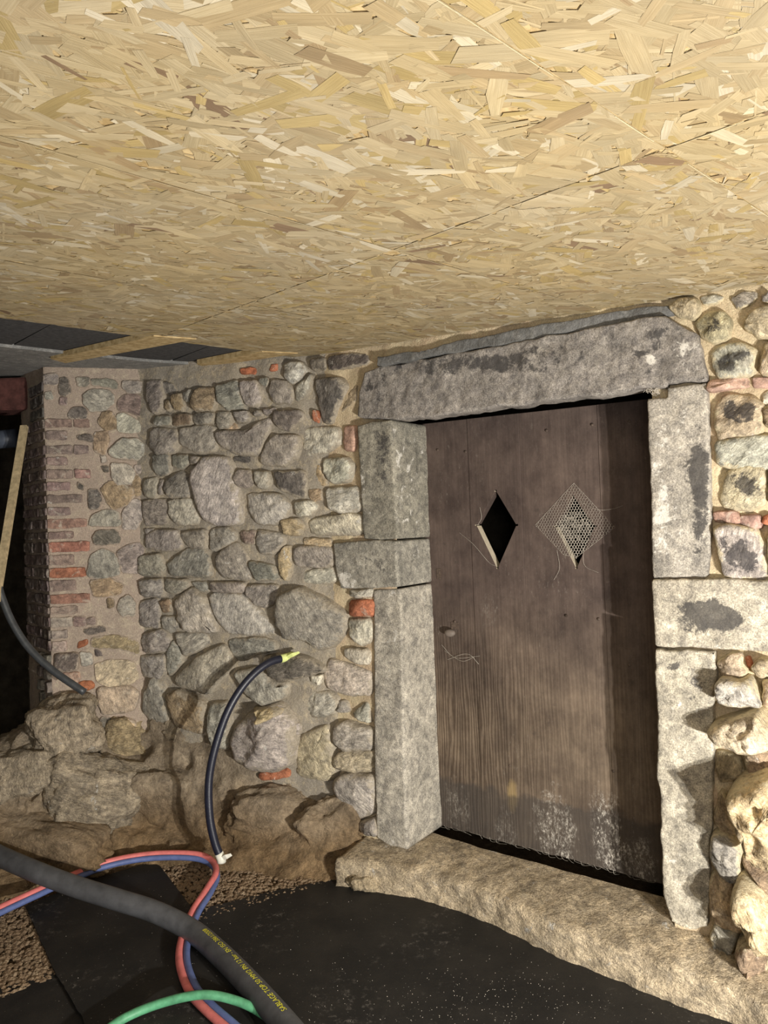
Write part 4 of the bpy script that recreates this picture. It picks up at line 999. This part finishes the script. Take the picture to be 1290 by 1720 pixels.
# grey boards, battens and cement edge beyond the osb
def cpoly(name, pts, d0, d1, m, parent=ceiling, col=None, lab=None):
    W = [onplane(x, y, CA+Vector((0, 0, d0)), CN) for x, y in pts]; P = [(p.x, p.y) for p in W]
    if polyarea(P) < 0: P.reverse(); W.reverse()
    n = len(P); V = [Vector((p.x, p.y, p.z)) for p in W]+[Vector((p.x, p.y, p.z+(d1-d0))) for p in W]
    F = [tuple(range(n))[::-1], tuple(range(n, 2*n))]+[(a, (a+1) % n, (a+1) % n+n, a+n) for a in range(n)]
    o = mk(name, V, F, m, parent, smooth=False)
    if lab: o['label'] = lab
    return o
cpoly('grey_board', [(-80,510),(98,538),(20,579),(-80,588)], .022, .04, M_PANEL)
cpoly('grey_board', [(99,538),(290,566),(235,610),(21,581)], .0225, .04, M_PANEL)
cpoly('grey_board', [(225,592),(310,566),(360,578),(262,614)], .022, .04, M_PANEL)
cpoly('grey_board', [(361,578),(470,592),(380,612),(264,616)], .0225, .04, M_PANEL)
cpoly('osb_strip', [(85,603),(258,565),(330,570),(110,610)], -.002, .02, M_OSB)
cpoly('osb_strip', [(331,612),(440,591),(500,594),(345,617)], -.002, .02, M_OSB)
cpoly('cement_edge', [(-200,585),(0,582),(90,592),(240,607),(330,613),(460,604),(545,600),(580,590),(560,560),(560,640),(420,640),(250,655),(60,660),(-200,660)][:7]+[(560,612),(420,640),(245,660),(60,665),(-200,665)], .010, .08, M_CONC2)
cpoly('cement_edge', [(-400,400),(-200,480),(0,545),(600,545),(560,660),(-400,690)], .085, .1, M_CONC)
# ---------------------------------------------------------------- hoses
def hosepath(pts, per=10): return catmull([atz(x, y, z) for x, y, z in pts], per)
HR = .035
HP = hosepath([(-420,1330,.16),(-240,1350,.20),(-70,1405,.24),(0,1438,.21),(65,1466,.18),(130,1490,.14),(200,1512,.11),(262,1532,.080),(322,1563,.050),(372,1605,.046),(420,1654,.046),(465,1704,.046),(505,1752,.046),(550,1810,.046)], 10)
hose = empty('thick_hose', HP[60], label='thick black rubber hose with yellow lettering crossing the mats at lower left', cat='hose'); hose['wloc'] = tuple(HP[60])
tube('hose_body', HP, HR, M_BLACKHOSE, hose, seg=32)
def lettering(text):
    fc = bpy.data.curves.new('txt', 'FONT'); fc.body = text; fc.size = .0225; fc.space_character = 1.02
    t = bpy.data.objects.new('t', fc); S.collection.objects.link(t); bpy.context.view_layer.update()
    me = bpy.data.meshes.new_from_object(t.evaluated_get(bpy.context.evaluated_depsgraph_get())); bpy.data.objects.remove(t)
    bm = bmesh.new(); bm.from_mesh(me); bmesh.ops.triangulate(bm, faces=bm.faces)
    bmesh.ops.subdivide_edges(bm, edges=[e for e in bm.edges if e.calc_length() > .006], cuts=1, use_grid_fill=False)
    xs = [v.co.x for v in bm.verts]; Wt = max(xs)
    # walk the hose from its near end backwards
    P = HP[::-1]; cum = [0]
    for a, b in zip(P[:-1], P[1:]): cum.append(cum[-1]+(b-a).length)
    # start so that the line ends near the print end seen in the photo
    target = atz(364, 1568, .05); kend = min(range(len(P)), key=lambda i: (P[i]-target).length); s_end = cum[kend]
    for v in bm.verts:
        s = s_end-Wt+v.co.x; k = 0
        while k < len(cum)-2 and cum[k+1] < s: k += 1
        f = (s-cum[k])/(cum[k+1]-cum[k]); c = P[k].lerp(P[k+1], f); T = (P[min(k+2, len(P)-1)]-P[max(k-1, 0)]).normalized()
        Z = Vector((0, 0, 1)); side = Z.cross(T).normalized(); Zp = T.cross(side)*1
        if Zp.z < 0: Zp = -Zp
        # letters: up = n x d
        right = T.cross(Zp).normalized()                     # the far side of the hose
        phi = math.radians(3)-(v.co.y-.0075)/HR
        nn = Zp*math.cos(phi)+right*math.sin(phi); v.co = c+nn*(HR+.0006)
    bm.normal_update(); me2 = bpy.data.meshes.new('lettering'); bm.to_mesh(me2); bm.free(); me2.materials.append(M_TEXT)
    o = link(bpy.data.objects.new('lettering', me2)); o.parent = hose; o.location = -Vector(hose['wloc']); o['label'] = 'yellow printed lettering'
lettering('SABLAGE TOP 50 MM/2 PN 12 bar - EN ISO 3861/2008')
# twin hose
TP = [(-420,1760,.03,-45),(-240,1660,.03,-45),(-60,1562,.05,-45),(0,1532,.05,-45),(60,1504,.05,-45),(110,1481,.05,-45),(180,1454,.05,-45),(250,1441,.05,-45),(320,1440,.045,-50),(352,1449,.035,-70),(364,1470,.028,-100),(350,1500,.022,-140),(328,1535,.02,-170),(311,1580,.02,-180),(308,1620,.02,-180),(324,1665,.02,-180),(352,1697,.02,-180),(395,1735,.02,-180),(440,1780,.02,-180)]
C0 = catmull([atz(x, y, z) for x, y, z, a in TP], 8); AN = [v.x for v in catmull([Vector((a, 0, 0)) for *_, a in TP], 8)]
TR = .0125; rd = []; bl = []
for i, p in enumerate(C0):
    T = (C0[min(i+1, len(C0)-1)]-C0[max(i-1, 0)]).normalized(); side = T.cross(Vector((0, 0, 1))).normalized(); a = math.radians(AN[i])
    o_ = (side*math.cos(a)+Vector((0, 0, 1))*math.sin(a)*.6)*TR*.93; z = Vector((0, 0, .006-.0*abs(math.sin(a)))); bl.append(p+o_+z); rd.append(p-o_+z)
twin = empty('twin_hose', C0[40], label='twin red and blue welding hose looping under the thick black hose', cat='hose'); twin['wloc'] = tuple(C0[40])
tube('red_hose', rd, TR, M_RED, twin, seg=14, label='red hose of the pair'); tube('blue_hose', bl, TR*.9, M_BLUE, twin, seg=14, label='blue hose of the pair')
GP = hosepath([(150,1760,.03),(190,1722,.03),(240,1696,.035),(300,1677,.052),(350,1671,.06),(400,1682,.045),(440,1702,.03),(475,1732,.025),(520,1790,.025)], 10)
tag(tube('green_hose', GP, .0125, M_GREEN, seg=14), 'green hose arching over the twin hose at the bottom edge', 'hose')
KP = catmull([aty(486, 1103, 3.10), aty(450, 1114, 3.04), aty(415, 1144, 2.99), aty(385, 1190, 2.95), aty(363, 1250, 2.92), aty(351, 1310, 2.90), aty(352, 1370, 2.885), aty(361, 1415, 2.88), aty(372, 1443, 2.88)], 10)
cable = empty('dark_cable', KP[-1], label='dark blue-black cable arching from the rubble wall down to the gravel', cat='cable'); cable['wloc'] = tuple(KP[-1])
tube('cable_body', KP, .0165, M_NAVY, cable, seg=18)
def tape(P, m, name, lab):
    V = []; F = []; n = 8
    rr = random.Random(len(P)); o = tube(name, P, lambda t: .0178+.004*math.sin(t*9)**2, m, cable, seg=10); o['label'] = lab
tape([KP[-5], KP[-3], KP[-1], KP[-1]+Vector((0, 0, -.012))], M_TAPEW, 'tape', 'white tape wrapped round the lower end')
tape([KP[4], KP[2], KP[0], KP[0]+(KP[0]-KP[1]).normalized()*.02], M_TAPEY, 'tape', 'yellow-green tape round the upper end')
def tail(a, b, w, m, lab):
    d = (b-a).normalized(); s = d.cross(Vector((0, 1, .3))).normalized()*w; V = [a-s, a+s, a.lerp(b, .5)+s*1.2+Vector((0, -.008, .004)), a.lerp(b, .5)-s*.8+Vector((0, -.006, 0)), b+s*.9, b-s*.5]
    V += [v+Vector((0, .0015, 0)) for v in V]
    F = [(0, 1, 2, 3), (3, 2, 4, 5), (9, 8, 7, 6), (11, 10, 8, 9), (0, 6, 7, 1), (1, 7, 8, 2), (2, 8, 10, 4), (4, 10, 11, 5), (5, 11, 9, 3), (3, 9, 6, 0)]
    o = mk('tape_end', V, F, m, cable, smooth=False); o['label'] = lab
tail(aty(372, 1443, 2.87), aty(389, 1436, 2.86), .009, M_TAPEW, 'loose white tape end')
tail(aty(480, 1106, 3.08), aty(503, 1096, 3.06), .007, M_TAPEY, 'loose yellow-green tape end')
tris = sum(sum(len(p.vertices)-2 for p in o.data.polygons) for o in bpy.data.objects if o.type == 'MESH'); print('TRIS', tris, 'OBJ', len(bpy.data.objects))
